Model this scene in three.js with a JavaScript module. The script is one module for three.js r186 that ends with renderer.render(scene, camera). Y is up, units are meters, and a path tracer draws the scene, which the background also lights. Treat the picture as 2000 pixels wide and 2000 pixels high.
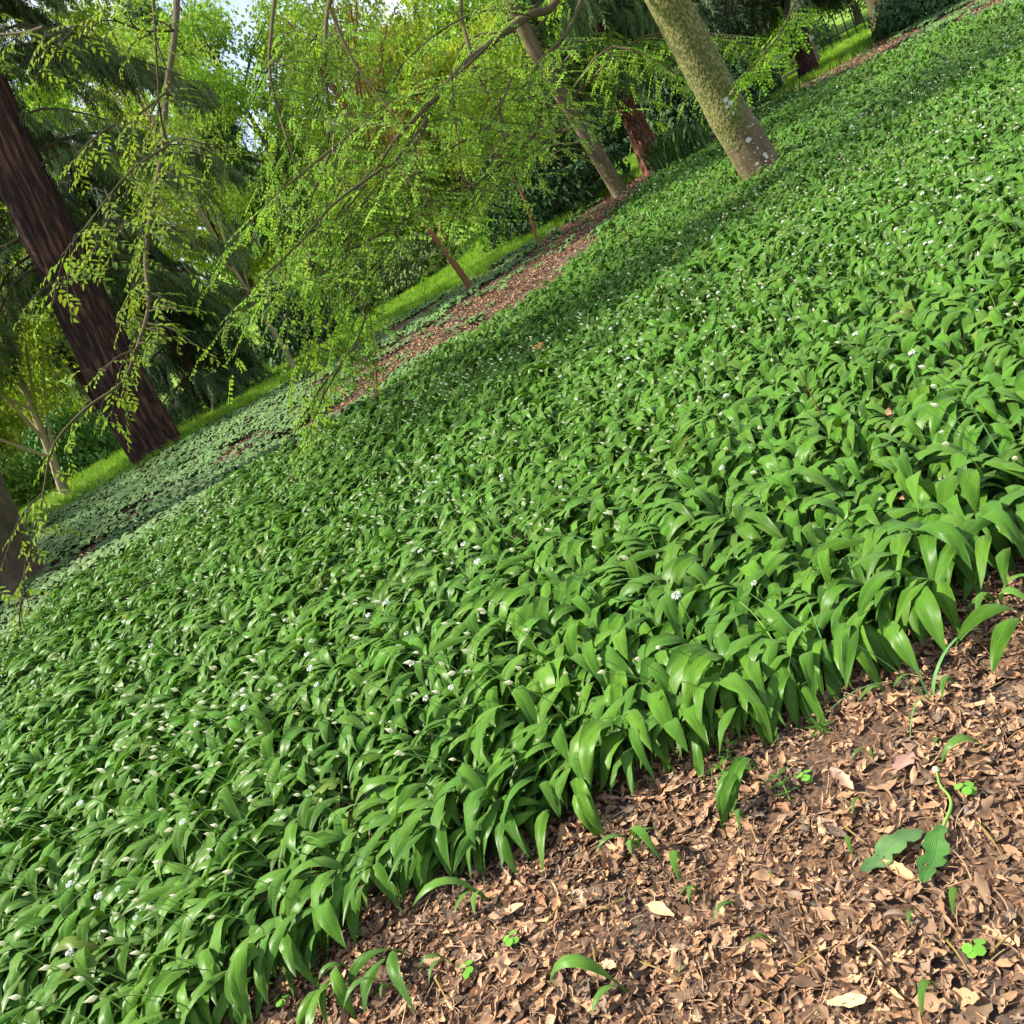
import * as THREE from 'three';
import { mergeGeometries } from 'three/addons/utils/BufferGeometryUtils.js';

// ------------------------------------------------------------------ camera, sky, sun, exposure
const scene = new THREE.Scene();
const EYE = 1.6, FOCAL = 1750, ROLL = 28 * Math.PI / 180, PITCH = Math.atan(550 / FOCAL);
const camera = new THREE.PerspectiveCamera(2 * Math.atan(1000 / FOCAL) * 180 / Math.PI, 1, 0.05, 900);
camera.position.set(0, EYE, 0);
camera.rotation.set(-PITCH, 0, 0);
camera.rotateZ(-ROLL);
scene.add(camera);
const renderer = new THREE.WebGLRenderer({ antialias: true });
renderer.toneMapping = THREE.LinearToneMapping;
renderer.toneMappingExposure = 2.5;
renderer.shadowMap.enabled = true;

const SUN = new THREE.Vector3(-0.8, 1.0, -0.22).normalize();
const sun = new THREE.DirectionalLight(new THREE.Color().setRGB(1, 0.93, 0.79), 5);
sun.position.copy(SUN).multiplyScalar(120);
sun.target.position.set(0, 0, -20);
sun.position.add(sun.target.position);
sun.castShadow = true; sun.shadow.radius = 4;
Object.assign(sun.shadow.camera, { left: -60, right: 60, top: 60, bottom: -60, near: 1, far: 300 });
sun.shadow.mapSize.set(4096, 4096);
scene.add(sun, sun.target);

// ------------------------------------------------------------------ random numbers, noise
function rng(seed) { let s = seed | 0; return () => { s = (s + 0x6d2b79f5) | 0; let t = Math.imul(s ^ (s >>> 15), 1 | s); t = (t + Math.imul(t ^ (t >>> 7), 61 | t)) ^ t; return ((t ^ (t >>> 14)) >>> 0) / 4294967296; }; }
const V = (x, y, z) => new THREE.Vector3(x, y, z);
const lerp = (a, b, t) => a + (b - a) * t, clamp = (x, a = 0, b = 1) => Math.min(b, Math.max(a, x));
const sstep = (a, b, x) => { const t = clamp((x - a) / (b - a)); return t * t * (3 - 2 * t); };
function hash(x, y, s) { let h = Math.imul(x, 374761393) ^ Math.imul(y, 668265263) ^ Math.imul(s, 2147483647 - 59); h = Math.imul(h ^ (h >>> 13), 1274126177); h ^= h >>> 16; return (h >>> 0) / 4294967296; }
function noise(x, y, s = 1, wx = 0, wy = 0) {
  const xi = Math.floor(x), yi = Math.floor(y), fx = x - xi, fy = y - yi, u = fx * fx * (3 - 2 * fx), v = fy * fy * (3 - 2 * fy);
  const a = (i, j) => hash(wx ? ((i % wx) + wx) % wx : i, wy ? ((j % wy) + wy) % wy : j, s);
  return lerp(lerp(a(xi, yi), a(xi + 1, yi), u), lerp(a(xi, yi + 1), a(xi + 1, yi + 1), u), v);
}
function fbm(x, y, s = 1, o = 4, wx = 0, wy = 0) { let v = 0, a = 0.5, n = 0; for (let i = 0; i < o; i++) { v += a * noise(x, y, s + i * 7, wx, wy); n += a; a *= 0.5; x *= 2; y *= 2; wx *= 2; wy *= 2; } return v / n; }

// the sky: pale spring blue with broken white cloud
{
  const W = 512, H = 256, d = new Float32Array(W * H * 4);
  for (let j = 0; j < H; j++) for (let i = 0; i < W; i++) {
    const el = ((j + 0.5) / H - 0.5) * Math.PI, up = Math.max(0, Math.sin(el));
    const c = sstep(0.3, 0.6, fbm(i / W * 12, (j / H) * 10, 91, 5, 12));
    const k = Math.pow(1 - up, 2.5), o = (j * W + i) * 4;
    const blue = [lerp(0.16, 0.62, k), lerp(0.3, 0.72, k), lerp(0.62, 0.86, k)];
    for (let q = 0; q < 3; q++) d[o + q] = lerp(blue[q], [0.92, 0.93, 0.95][q], c * 0.85) * 0.68;
    d[o + 3] = 1;
  }
  const t = new THREE.DataTexture(d, W, H, THREE.RGBAFormat, THREE.FloatType);
  t.mapping = THREE.EquirectangularReflectionMapping; t.magFilter = THREE.LinearFilter; t.needsUpdate = true;
  scene.background = t; scene.environment = t;
}

// ------------------------------------------------------------------ helpers: names, places, geometry
const names = new Map();
function numbered(n) { const k = names.get(n) ?? 0; names.set(n, k + 1); return k ? `${n}_${String(k).padStart(3, '0')}` : n; }
function thing(o, name, label, category, group, kind) {
  o.name = numbered(name); o.userData = {};
  if (label) o.userData.label = label;
  if (category) o.userData.category = category;
  if (group) o.userData.group = group;
  if (kind) o.userData.kind = kind;
  scene.add(o); return o;
}
function mesh(geo, mat, name, parent, kind) { const m = new THREE.Mesh(geo, mat); m.castShadow = m.receiveShadow = true; if (name) m.name = name; if (parent) parent.add(m); if (kind) m.userData.kind = kind; return m; }
function instanced(geo, mat, mats, cols, name, parent) {
  const m = new THREE.InstancedMesh(geo, mat, mats.length);
  for (let i = 0; i < mats.length; i++) { m.setMatrixAt(i, mats[i]); if (cols) m.setColorAt(i, cols[i]); }
  m.castShadow = m.receiveShadow = true; m.name = name; m.userData.kind = 'stuff'; m.frustumCulled = false;
  if (parent) parent.add(m);
  return m;
}
// the ground: nearly level, a little rise to the right at the back, a wooded slope far behind
function height(x, z) {
  const d = -z;
  let h = (fbm(x * 0.35 + 40, z * 0.35 + 40, 3, 3) - 0.5) * 0.16 * sstep(2.2, 5, d) + (fbm(x * 1.7, z * 1.7, 5, 3) - 0.5) * 0.05;
  h += 0.025 * Math.max(0, d - 12) * sstep(-2, 9, x) * (1 - sstep(40, 60, d));
  h += sstep(46, 120, d) * 9;
  return h;
}
function ray(px, py) {
  const X = px - 1000, Y = 1000 - py, c = Math.cos(ROLL), s = Math.sin(ROLL);
  const u = (c * X + s * Y) / FOCAL, v = (-s * X + c * Y) / FOCAL;
  return V(u, v * Math.cos(PITCH) - Math.sin(PITCH), -Math.cos(PITCH) - v * Math.sin(PITCH));
}
function onGround(px, py, lift = 0) {          // where the sight line meets the ground
  const r = ray(px, py); let t = 0.5;
  for (let i = 0; i < 4000; i++) { t += 0.02; if (EYE + r.y * t < height(r.x * t, r.z * t) + lift) break; }
  return V(r.x * t, height(r.x * t, r.z * t), r.z * t);
}
function at(px, py, dist) { const r = ray(px, py); const t = dist / -r.z; return V(r.x * t, EYE + r.y * t, r.z * t); }
const lin = (r, g, b) => new THREE.Color().setRGB(r, g, b);
function build(pos, idx, uv, col) {
  const g = new THREE.BufferGeometry();
  g.setAttribute('position', new THREE.Float32BufferAttribute(pos, 3));
  g.setAttribute('uv', new THREE.Float32BufferAttribute(uv ?? new Array(pos.length / 3 * 2).fill(0), 2));
  if (col) g.setAttribute('color', new THREE.Float32BufferAttribute(col, 3));
  g.setIndex(idx); g.computeVertexNormals(); return g;
}
function matrixOf(p, q, s) { return new THREE.Matrix4().compose(p, q, typeof s === 'number' ? V(s, s, s) : s); }
const Y = V(0, 1, 0);
function basis(dir, up) {                          // z along dir, y near up
  const z = dir.clone().normalize(), x = new THREE.Vector3().crossVectors(up, z);
  if (x.lengthSq() < 1e-6) x.set(1, 0, 0); x.normalize();
  return new THREE.Quaternion().setFromRotationMatrix(new THREE.Matrix4().makeBasis(x, new THREE.Vector3().crossVectors(z, x), z));
}
// a tapering limb through points; radius from r0 to r1
function limb(pts, r0, r1, sides = 6, per = 4, power = 1) {
  const curve = new THREE.CatmullRomCurve3(pts), n = Math.max(2, (pts.length - 1) * per), pos = [], idx = [], uv = [];
  const L = curve.getLength(); let ref = V(0.31, 0.2, 0.93);
  for (let i = 0; i <= n; i++) {
    const t = i / n, p = curve.getPoint(t), T = curve.getTangent(t), A = new THREE.Vector3().crossVectors(T, ref).normalize(), B = new THREE.Vector3().crossVectors(T, A);
    const r = lerp(r0, r1, Math.pow(t, power));
    for (let k = 0; k <= sides; k++) { const a = k / sides * Math.PI * 2; pos.push(p.x + (A.x * Math.cos(a) + B.x * Math.sin(a)) * r, p.y + (A.y * Math.cos(a) + B.y * Math.sin(a)) * r, p.z + (A.z * Math.cos(a) + B.z * Math.sin(a)) * r); uv.push(k / sides * 2, t * L * 2); }
  }
  for (let i = 0; i < n; i++) for (let k = 0; k < sides; k++) { const a = i * (sides + 1) + k, b = a + sides + 1; idx.push(a, a + 1, b, b, a + 1, b + 1); }
  return build(pos, idx, uv);
}
// a trunk: angle 0 faces the viewer's path (+z), u = 0.5 there; v runs 0..1 up the trunk
function trunk(pts, radius, around = 40, up = 60, shape = () => 0) {
  const curve = new THREE.CatmullRomCurve3(pts), pos = [], idx = [], uv = [];
  for (let i = 0; i <= up; i++) {
    const t = i / up, p = curve.getPoint(t), T = curve.getTangent(t), X = V(1, 0, 0).addScaledVector(T, -T.x).normalize(), Z = new THREE.Vector3().crossVectors(X, T);
    for (let k = 0; k <= around; k++) {
      const a = (k / around - 0.5) * Math.PI * 2, r = radius(t) + shape(a, t);
      pos.push(p.x + (X.x * Math.sin(a) + Z.x * Math.cos(a)) * r, p.y + (X.y * Math.sin(a) + Z.y * Math.cos(a)) * r, p.z + (X.z * Math.sin(a) + Z.z * Math.cos(a)) * r); uv.push(k / around, t);
    }
  }
  for (let i = 0; i < up; i++) for (let k = 0; k < around; k++) { const a = i * (around + 1) + k, b = a + around + 1; idx.push(a, a + 1, b, b, a + 1, b + 1); }
  const g = build(pos, idx, uv), nn = g.attributes.normal;
  for (let i = 0; i <= up; i++) { const a = i * (around + 1), b = a + around, x = nn.getX(a) + nn.getX(b), y = nn.getY(a) + nn.getY(b), z = nn.getZ(a) + nn.getZ(b), l = Math.hypot(x, y, z) || 1; for (const k of [a, b]) nn.setXYZ(k, x / l, y / l, z / l); }
  return g;
}
function texture(W, H, fn, srgb = true) {             // fn(u, v) -> [r, g, b] 0..1 as seen
  const d = new Uint8Array(W * H * 4);
  for (let j = 0; j < H; j++) for (let i = 0; i < W; i++) { const c = fn(i / W, j / H), o = (j * W + i) * 4; d[o] = clamp(c[0]) * 255; d[o + 1] = clamp(c[1]) * 255; d[o + 2] = clamp(c[2]) * 255; d[o + 3] = 255; }
  const t = new THREE.DataTexture(d, W, H); t.wrapS = t.wrapT = THREE.RepeatWrapping; t.magFilter = THREE.LinearFilter; t.minFilter = THREE.LinearMipmapLinearFilter; t.generateMipmaps = true;
  if (srgb) t.colorSpace = THREE.SRGBColorSpace; t.needsUpdate = true; return t;
}
const grey = (W, H, fn) => texture(W, H, (u, v) => { const k = fn(u, v); return [k, k, k]; }, false);
const mix3 = (a, b, t) => [lerp(a[0], b[0], t), lerp(a[1], b[1], t), lerp(a[2], b[2], t)];

// ------------------------------------------------------------------ materials
const std = (o) => new THREE.MeshStandardMaterial({ roughness: 1, ...o });
const leafy = (color, through, o = {}) => new THREE.MeshPhysicalMaterial({ color, roughness: 1, transmission: through, thickness: 0, side: THREE.DoubleSide, specularIntensity: 0.25, ...o });
const garlicMap = texture(128, 256, (u, v) => {
  const a = Math.abs(u - 0.5) * 2, vein = 0.5 + 0.5 * Math.cos(a * 46 + noise(u * 6, v * 3, 4) * 2.5), mid = Math.exp(-a * a * 900);
  const blot = fbm(u * 3, v * 7, 8, 3), k = 0.86 + 0.06 * vein + 0.2 * (blot - 0.5) + 0.1 * mid;
  return [k * 0.97 + mid * 0.05, k, k * 0.9 + mid * 0.02];
});
const garlicBump = grey(128, 256, (u, v) => { const a = Math.abs(u - 0.5) * 2; return 0.55 + 0.35 * Math.cos(a * 46 + noise(u * 6, v * 3, 4) * 2.5) - 0.6 * Math.exp(-a * a * 500) + 0.1 * fbm(u * 8, v * 12, 12, 2); });
const M = {
  garlic: leafy(lin(0.088, 0.222, 0.012), 0.24, { map: garlicMap, bumpMap: garlicBump, bumpScale: 0.0011, clearcoat: 0.3, clearcoatRoughness: 0.38 }),
  stalk: std({ color: lin(0.15, 0.28, 0.04), roughness: 0.7 }),
  bud: leafy(lin(0.74, 0.75, 0.52), 0.4), petal: leafy(lin(0.82, 0.83, 0.78), 0.3),
  beechLeaf: leafy(lin(0.21, 0.38, 0.025), 0.5), hangLeaf: leafy(lin(0.18, 0.27, 0.02), 0.45),
  farLeaf: leafy(lin(0.24, 0.37, 0.03), 0.5), needles: std({ color: lin(0.042, 0.075, 0.016), side: THREE.DoubleSide, roughness: 0.8 }), shrubLeaf: std({ color: lin(0.035, 0.085, 0.02), side: THREE.DoubleSide, roughness: 0.85 }),
  herb: std({ color: lin(0.05, 0.12, 0.016), side: THREE.DoubleSide, roughness: 0.7 }), grass: leafy(lin(0.19, 0.35, 0.025), 0.35), deadLeaf: std({ color: lin(1, 1, 1), side: THREE.DoubleSide, roughness: 0.85 }),
  iron: std({ color: lin(0.02, 0.022, 0.02), roughness: 0.7 }), timber: std({ color: lin(0.3, 0.24, 0.15) }), whitePaint: std({ color: lin(0.75, 0.75, 0.72), roughness: 0.6 }),
};
const fibreMap = texture(512, 512, (u, v) => {
  const warp = fbm(u * 4, v * 3, 21, 3, 4, 3) * 0.6, f = fbm((u + warp * 0.06) * 40, v * 4, 22, 4, 40, 4), r = Math.abs(fbm((u + warp * 0.05) * 16, v * 2, 25, 3, 16, 2) * 2 - 1);
  const k = 0.35 + 0.5 * f + 0.35 * sstep(0, 0.25, r);
  return mix3([0.26 * k, 0.175 * k, 0.13 * k], [0.43 * k, 0.31 * k, 0.24 * k], sstep(0.4, 0.75, f));
});
const fibreBump = grey(512, 512, (u, v) => { const warp = fbm(u * 4, v * 3, 21, 3, 4, 3) * 0.6; return 0.5 * fbm((u + warp * 0.06) * 40, v * 4, 22, 4, 40, 4) + 0.5 * sstep(0, 0.25, Math.abs(fbm((u + warp * 0.05) * 16, v * 2, 25, 3, 16, 2) * 2 - 1)); });
const barkMap = texture(256, 256, (u, v) => { const f = fbm(u * 8, v * 8, 31, 4, 8, 8), m = sstep(0.45, 0.62, fbm(u * 5, v * 5, 35, 4, 5, 5)); return mix3([0.3 + 0.2 * f, 0.27 + 0.18 * f, 0.2 + 0.15 * f], [0.33 + 0.12 * f, 0.36 + 0.14 * f, 0.12], m * 0.6); });
for (const t of [fibreMap, fibreBump]) t.repeat.set(2, 13);
M.fibre = std({ map: fibreMap, bumpMap: fibreBump, bumpScale: 0.05, color: lin(0.75, 0.66, 0.6) });
M.redFibre = std({ map: fibreMap, bumpMap: fibreBump, bumpScale: 0.02, color: lin(2.1, 1.75, 1.55) });
M.twig = std({ map: barkMap, color: lin(0.62, 0.58, 0.5) });
M.darkTwig = std({ map: barkMap, color: lin(0.35, 0.3, 0.26) });
M.paleBark = std({ map: barkMap, color: lin(2.6, 2.5, 2.4) });
M.redBark = std({ map: barkMap, color: lin(1.5, 0.85, 0.6) });
M.deadTwig = std({ map: barkMap, color: lin(1.6, 1.2, 0.95) });

// ------------------------------------------------------------------ ground
const litterEdge = (x) => -2.23 - 0.057 * (Math.min(x, 3) + 1) + (fbm(x * 1.3 + 7, 3, 41, 3) - 0.5) * 0.34 + (noise(x * 6, 9, 43) - 0.5) * 0.12;
function lawnAt(x, z) { return sstep(-0.6, 0.8, -z - (24 + 0.25 * Math.max(0, x) - 2 * sstep(-3, -9, x) + (fbm(x * 0.3, z * 0.3, 61, 3) - 0.5) * 4)); }
{
  const nx = 240, nz = 260, pos = [], uv = [], col = [], idx = [];
  const sx = (i) => { const t = i / nx * 2 - 1; return Math.sinh(t * 5.2) / Math.sinh(5.2) * 420; }, sz = (j) => { const t = j / nz; return 10 - (Math.exp(t * 4.6) - 1) / (Math.exp(4.6) - 1) * 460 - t * 6; };
  for (let j = 0; j <= nz; j++) for (let i = 0; i <= nx; i++) {
    const x = sx(i), z = sz(j); pos.push(x, height(x, z), z); uv.push(x, z);
    const n = fbm(x * 0.9, z * 0.9, 71, 3), soil = lin(lerp(0.08, 0.17, n), lerp(0.048, 0.095, n), lerp(0.028, 0.058, n)), lawn = lin(0.15 + 0.05 * n, 0.3 + 0.07 * n, 0.025);
    soil.lerp(lawn, lawnAt(x, z)); col.push(soil.r, soil.g, soil.b);
  }
  for (let j = 0; j < nz; j++) for (let i = 0; i < nx; i++) { const a = j * (nx + 1) + i, b = a + nx + 1; idx.push(a, a + 1, b, b, a + 1, b + 1); }
  const grain = texture(512, 512, (u, v) => { const k = 0.5 + 0.4 * fbm(u * 16, v * 16, 51, 5, 16, 16) + 0.3 * (noise(u * 128, v * 128, 52, 128, 128) - 0.5), g = sstep(0.55, 0.75, fbm(u * 6, v * 6, 57, 3, 6, 6)); return mix3([k, k * 0.97, k * 0.92], [k * 0.8, k * 0.84, k * 0.88], g); });
  const rough = grey(512, 512, (u, v) => 0.6 * fbm(u * 24, v * 24, 53, 5, 24, 24) + 0.4 * noise(u * 100, v * 100, 55, 100, 100));
  const g = build(pos, idx, uv, col), m = mesh(g, std({ map: grain, bumpMap: rough, bumpScale: 0.02, vertexColors: true, color: lin(1.6, 1.6, 1.6) }));
  thing(m, 'ground', null, null, null, 'structure');
}

// ------------------------------------------------------------------ foliage pieces
// beech twig tip: a zigzag shoot along +z with leaves in one plane
function spray(seed, n = 12, len = 0.32, leaf = 0.046, wide = 0.6, droop = 0.12) {
  const R = rng(seed), pos = [], idx = [];
  const add = (p, d, up, L, W) => {
    const s = new THREE.Vector3().crossVectors(up, d).normalize(), nrm = new THREE.Vector3().crossVectors(d, s).normalize(), b = pos.length / 3;
    const q = (a, w, h) => { const v = p.clone().addScaledVector(d, a * L).addScaledVector(s, w * W).addScaledVector(nrm, h * L); pos.push(v.x, v.y, v.z); };
    q(0, 0, 0); q(0.35, 0.5, 0.06); q(0.4, 0, -0.03); q(0.35, -0.5, 0.06); q(0.72, 0.36, 0.0); q(0.72, -0.36, 0.0); q(1, 0, -0.14);
    idx.push(b, b + 1, b + 2, b, b + 2, b + 3, b + 1, b + 4, b + 2, b + 2, b + 4, b + 6, b + 2, b + 6, b + 5, b + 3, b + 2, b + 5);
  };
  for (let i = 0; i < n; i++) {
    const t = (i + 0.6) / n, side = i % 2 ? 1 : -1, p = V((R() - 0.5) * 0.02, -droop * t * t * len, t * len);
    const d = V(side * (0.6 + R() * 0.5), -0.05 - R() * 0.4, 0.5 + R() * 0.5).normalize(), up = V((R() - 0.5) * 0.7, 1, (R() - 0.5) * 0.7).normalize();
    const L = leaf * (0.7 + R() * 0.6); add(p, d, up, L, L * wide);
  }
  const tw = limb([V(0, 0, -0.04), V(0.006, -droop * 0.2 * len, len * 0.5), V(0, -droop * len, len * 0.98)], 0.0022, 0.001, 3, 2);
  return { leaf: build(pos, idx), twig: tw };
}
// leaf clump for far crowns: scattered bent leaves in a ball
function clump(seed, n, rad, leaf) {
  const R = rng(seed), pos = [], idx = [];
  for (let i = 0; i < n; i++) {
    const p = V(R() - 0.5, (R() - 0.5) * 0.7, R() - 0.5).normalize().multiplyScalar(rad * Math.cbrt(R())), d = V(R() - 0.5, -R() * 0.6, R() - 0.5).normalize(), s = V(R() - 0.5, R() * 0.3, R() - 0.5).cross(d).normalize(), L = leaf * (0.6 + R() * 0.7), b = pos.length / 3;
    for (const [a, w] of [[0, 0], [0.45, 0.32], [1, 0], [0.45, -0.32]]) { const q = p.clone().addScaledVector(d, a * L).addScaledVector(s, w * L); pos.push(q.x, q.y - (a === 1 ? 0.15 * L : 0), q.z); }
    idx.push(b, b + 1, b + 2, b, b + 2, b + 3);
  }
  return build(pos, idx);
}
// conifer frond: along +z, hanging side shoots
function frond(seed, len, pairs, shoot, wide, hang) {
  const R = rng(seed), pos = [], idx = [];
  for (let i = 0; i < pairs; i++) for (const s of [-1, 1]) {
    const t = (i + R() * 0.8) / pairs, p = V(0, -hang * t * t * len, t * len), L = shoot * (1.15 - 0.75 * t) * (0.6 + R() * 0.7), d = V(s * (0.55 + 0.4 * R()), -hang * (0.6 + R()), 0.5 + 0.5 * R()).normalize(), w = V(0, 1, 0.4 * (R() - 0.5)).cross(d).normalize(), b = pos.length / 3;
    for (const [a, k] of [[0, 0.35], [0.5, 1], [1, 0], [0.5, -1], [0, -0.35]]) { const q = p.clone().addScaledVector(d, a * L).addScaledVector(w, k * wide * 0.5); pos.push(q.x, q.y - a * a * L * hang * 0.6, q.z); }
    idx.push(b, b + 1, b + 3, b, b + 3, b + 4, b + 1, b + 2, b + 3);
  }
  return build(pos, idx);
}
const beechSpray = [1, 2, 3].map((s) => spray(s * 11, 13)), hangSpray = [4, 5, 6].map((s) => spray(s * 13, 8, 0.26, 0.062, 0.42, 0.1));
const farClump = [1, 2, 3].map((s) => clump(s * 17, 34, 0.42, 0.13)), shrubClump = [1, 2].map((s) => clump(s * 19, 30, 0.32, 0.15));
const fronds = [1, 2, 3].map((s) => frond(s * 23, 0.55, 15, 0.15, 0.022, 0.5)), lacyFronds = [1, 2].map((s) => frond(s * 29, 0.5, 13, 0.17, 0.035, 0.9));

class Leaves {                                             // gathers copies of a few leaf pieces for one crown
  constructor(kinds, seed) { this.k = kinds; this.m = kinds.map(() => []); this.c = kinds.map(() => []); this.R = rng(seed); }
  add(p, dir, up, s, tint) { const n = Math.floor(this.R() * this.k.length); this.m[n].push(matrixOf(p, basis(dir, up), s)); const v = 0.78 + 0.44 * this.R(), w = 0.88 + 0.24 * this.R(); this.c[n].push(lin(v * w * (tint?.[0] ?? 1), v * (tint?.[1] ?? 1), v * (tint?.[2] ?? 1))); }
  done(parent, mat, name = 'foliage') { this.k.forEach((g, i) => { if (this.m[i].length) instanced(g, mat, this.m[i], this.c[i], name, parent); }); }
}
// a leafy bough: main limb points, side twigs that droop, sprays on the twigs; twigs are gathered in `wood`
function bough(pts, r0, r1, o, leaves, wood, twigs) {
  const R = rng(o.seed), curve = new THREE.CatmullRomCurve3(pts), L = curve.getLength(), n = Math.round(L * o.per);
  for (let i = 0; i < n; i++) {
    const t = clamp((o.from ?? 0) + (1 - (o.from ?? 0)) * (i + R()) / n), p = curve.getPoint(t), T = curve.getTangent(t);
    const side = new THREE.Vector3().crossVectors(T, Y).normalize().multiplyScalar(R() < 0.5 ? 1 : -1), d = T.clone().multiplyScalar(0.35 + R() * 0.5).addScaledVector(side, 0.3 + R() * 0.9).add(V((R() - 0.5) * 0.5, -o.droop * (0.3 + R()), (R() - 0.5) * 0.6)).normalize();
    const len = o.len * (0.4 + 0.8 * R()), q = [p, p.clone().addScaledVector(d, len * 0.5).add(V((R() - 0.5) * 0.1 * len, 0.02, (R() - 0.5) * 0.1 * len)), p.clone().addScaledVector(d, len).add(V(0, -o.droop * len * 0.25, 0))];
    twigs.push(limb(q, lerp(0.004, 0.011, R()), 0.0025, 4, 3));
    const c2 = new THREE.CatmullRomCurve3(q), m = Math.max(2, Math.round(len / o.gap));
    for (let k = 0; k < m; k++) {
      if (R() < (o.bare ?? 0)) continue;
      const tt = (k + R()) / m, pp = c2.getPoint(tt), t2 = c2.getTangent(tt), s2 = new THREE.Vector3().crossVectors(t2, Y).normalize().multiplyScalar(k % 2 ? 1 : -1);
      const dd = t2.clone().multiplyScalar(0.6).addScaledVector(s2, tt > 0.9 ? 0.1 : 0.8).add(V((R() - 0.5) * 0.5, -0.05 - R() * 0.4 * o.droop, (R() - 0.5) * 0.5));
      leaves.add(pp, dd, V((R() - 0.5) * 0.4, 1, (R() - 0.5) * 0.4), (0.7 + R() * 0.6) * (o.size ?? 1), o.tint);
    }
  }
  wood.push([pts, r0, r1]);
}

// ------------------------------------------------------------------ beeches
function beechBark(seed, o) {                                 // grey skin, moss, lichen: u = 0.5 faces the path
  const R = rng(seed), spots = [];
  for (let i = 0; i < o.spots; i++) { const big = R() < 0.12; spots.push([o.su[0] + (o.su[1] - o.su[0]) * R(), o.sv[0] + (o.sv[1] - o.sv[0]) * Math.pow(R(), 1.2), (big ? 0.016 : 0.006) * (0.6 + R() * 0.8)]); }
  if (o.extra) spots.push(...o.extra);
  const W = 512, H = 1024, lichen = new Float32Array(W * H);
  for (const [su, sv, r] of spots) { const rr = r / o.girth; for (let j = Math.floor((sv - r / o.length * 1.6) * H); j <= (sv + r / o.length * 1.6) * H; j++) for (let i = Math.floor((su - rr * 1.6) * W); i <= (su + rr * 1.6) * W; i++) { if (j < 0 || j >= H || i < 0 || i >= W) continue; const du = (i / W - su) * o.girth, dv = (j / H - sv) * o.length, d = Math.hypot(du, dv) * (0.8 + 0.5 * noise(i * 0.4, j * 0.4, 9)); if (d < r) lichen[j * W + i] = 1; } }
  const moss = (u, v) => { const m = fbm(u * o.girth * 3.5, v * o.length * 3.5, seed, 5), f = fbm(u * o.girth * 26, v * o.length * 18, seed + 9, 3); return sstep(-0.06, 0.2, o.moss(u, v) + (m - 0.5) * 0.9 + (f - 0.5) * 0.45); };
  const map = texture(W, H, (u, v) => {
    const f = fbm(u * o.girth * 14, v * o.length * 5, seed + 3, 4), g = fbm(u * o.girth * 50, v * o.length * 50, seed + 4, 3), k = 0.8 + 0.4 * (f - 0.5) + 0.3 * (g - 0.5);
    let c = [0.5 * k, 0.43 * k, 0.33 * k]; c = mix3(c, [0.43 * k, 0.41 * k, 0.24 * k], sstep(0.5, 0.7, fbm(u * 6, v * 9, seed + 5, 3)) * 0.7);
    const m = moss(u, v), q = fbm(u * o.girth * 40, v * o.length * 30, seed + 6, 3);
    c = mix3(c, mix3([0.33, 0.37, 0.13], [0.44, 0.42, 0.27], sstep(0.35, 0.65, q)).map((x) => x * (0.7 + 0.6 * q)), m);
    const l = lichen[Math.floor(v * H) * W + Math.floor(u * W)]; return l ? mix3(c, [0.8, 0.83, 0.78], 0.92) : c;
  });
  const bump = grey(W, H, (u, v) => { const q = fbm(u * o.girth * 40, v * o.length * 30, seed + 6, 3); return 0.25 + 0.12 * fbm(u * o.girth * 30, v * o.length * 12, seed + 7, 3) + moss(u, v) * (0.15 + 0.75 * q); });
  return std({ map, bumpMap: bump, bumpScale: 0.02, color: lin(1, 1, 1).multiplyScalar(o.dark ?? 1) });
}
function tree(name, label, group) { return thing(new THREE.Group(), name, label, 'tree', group); }

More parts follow.
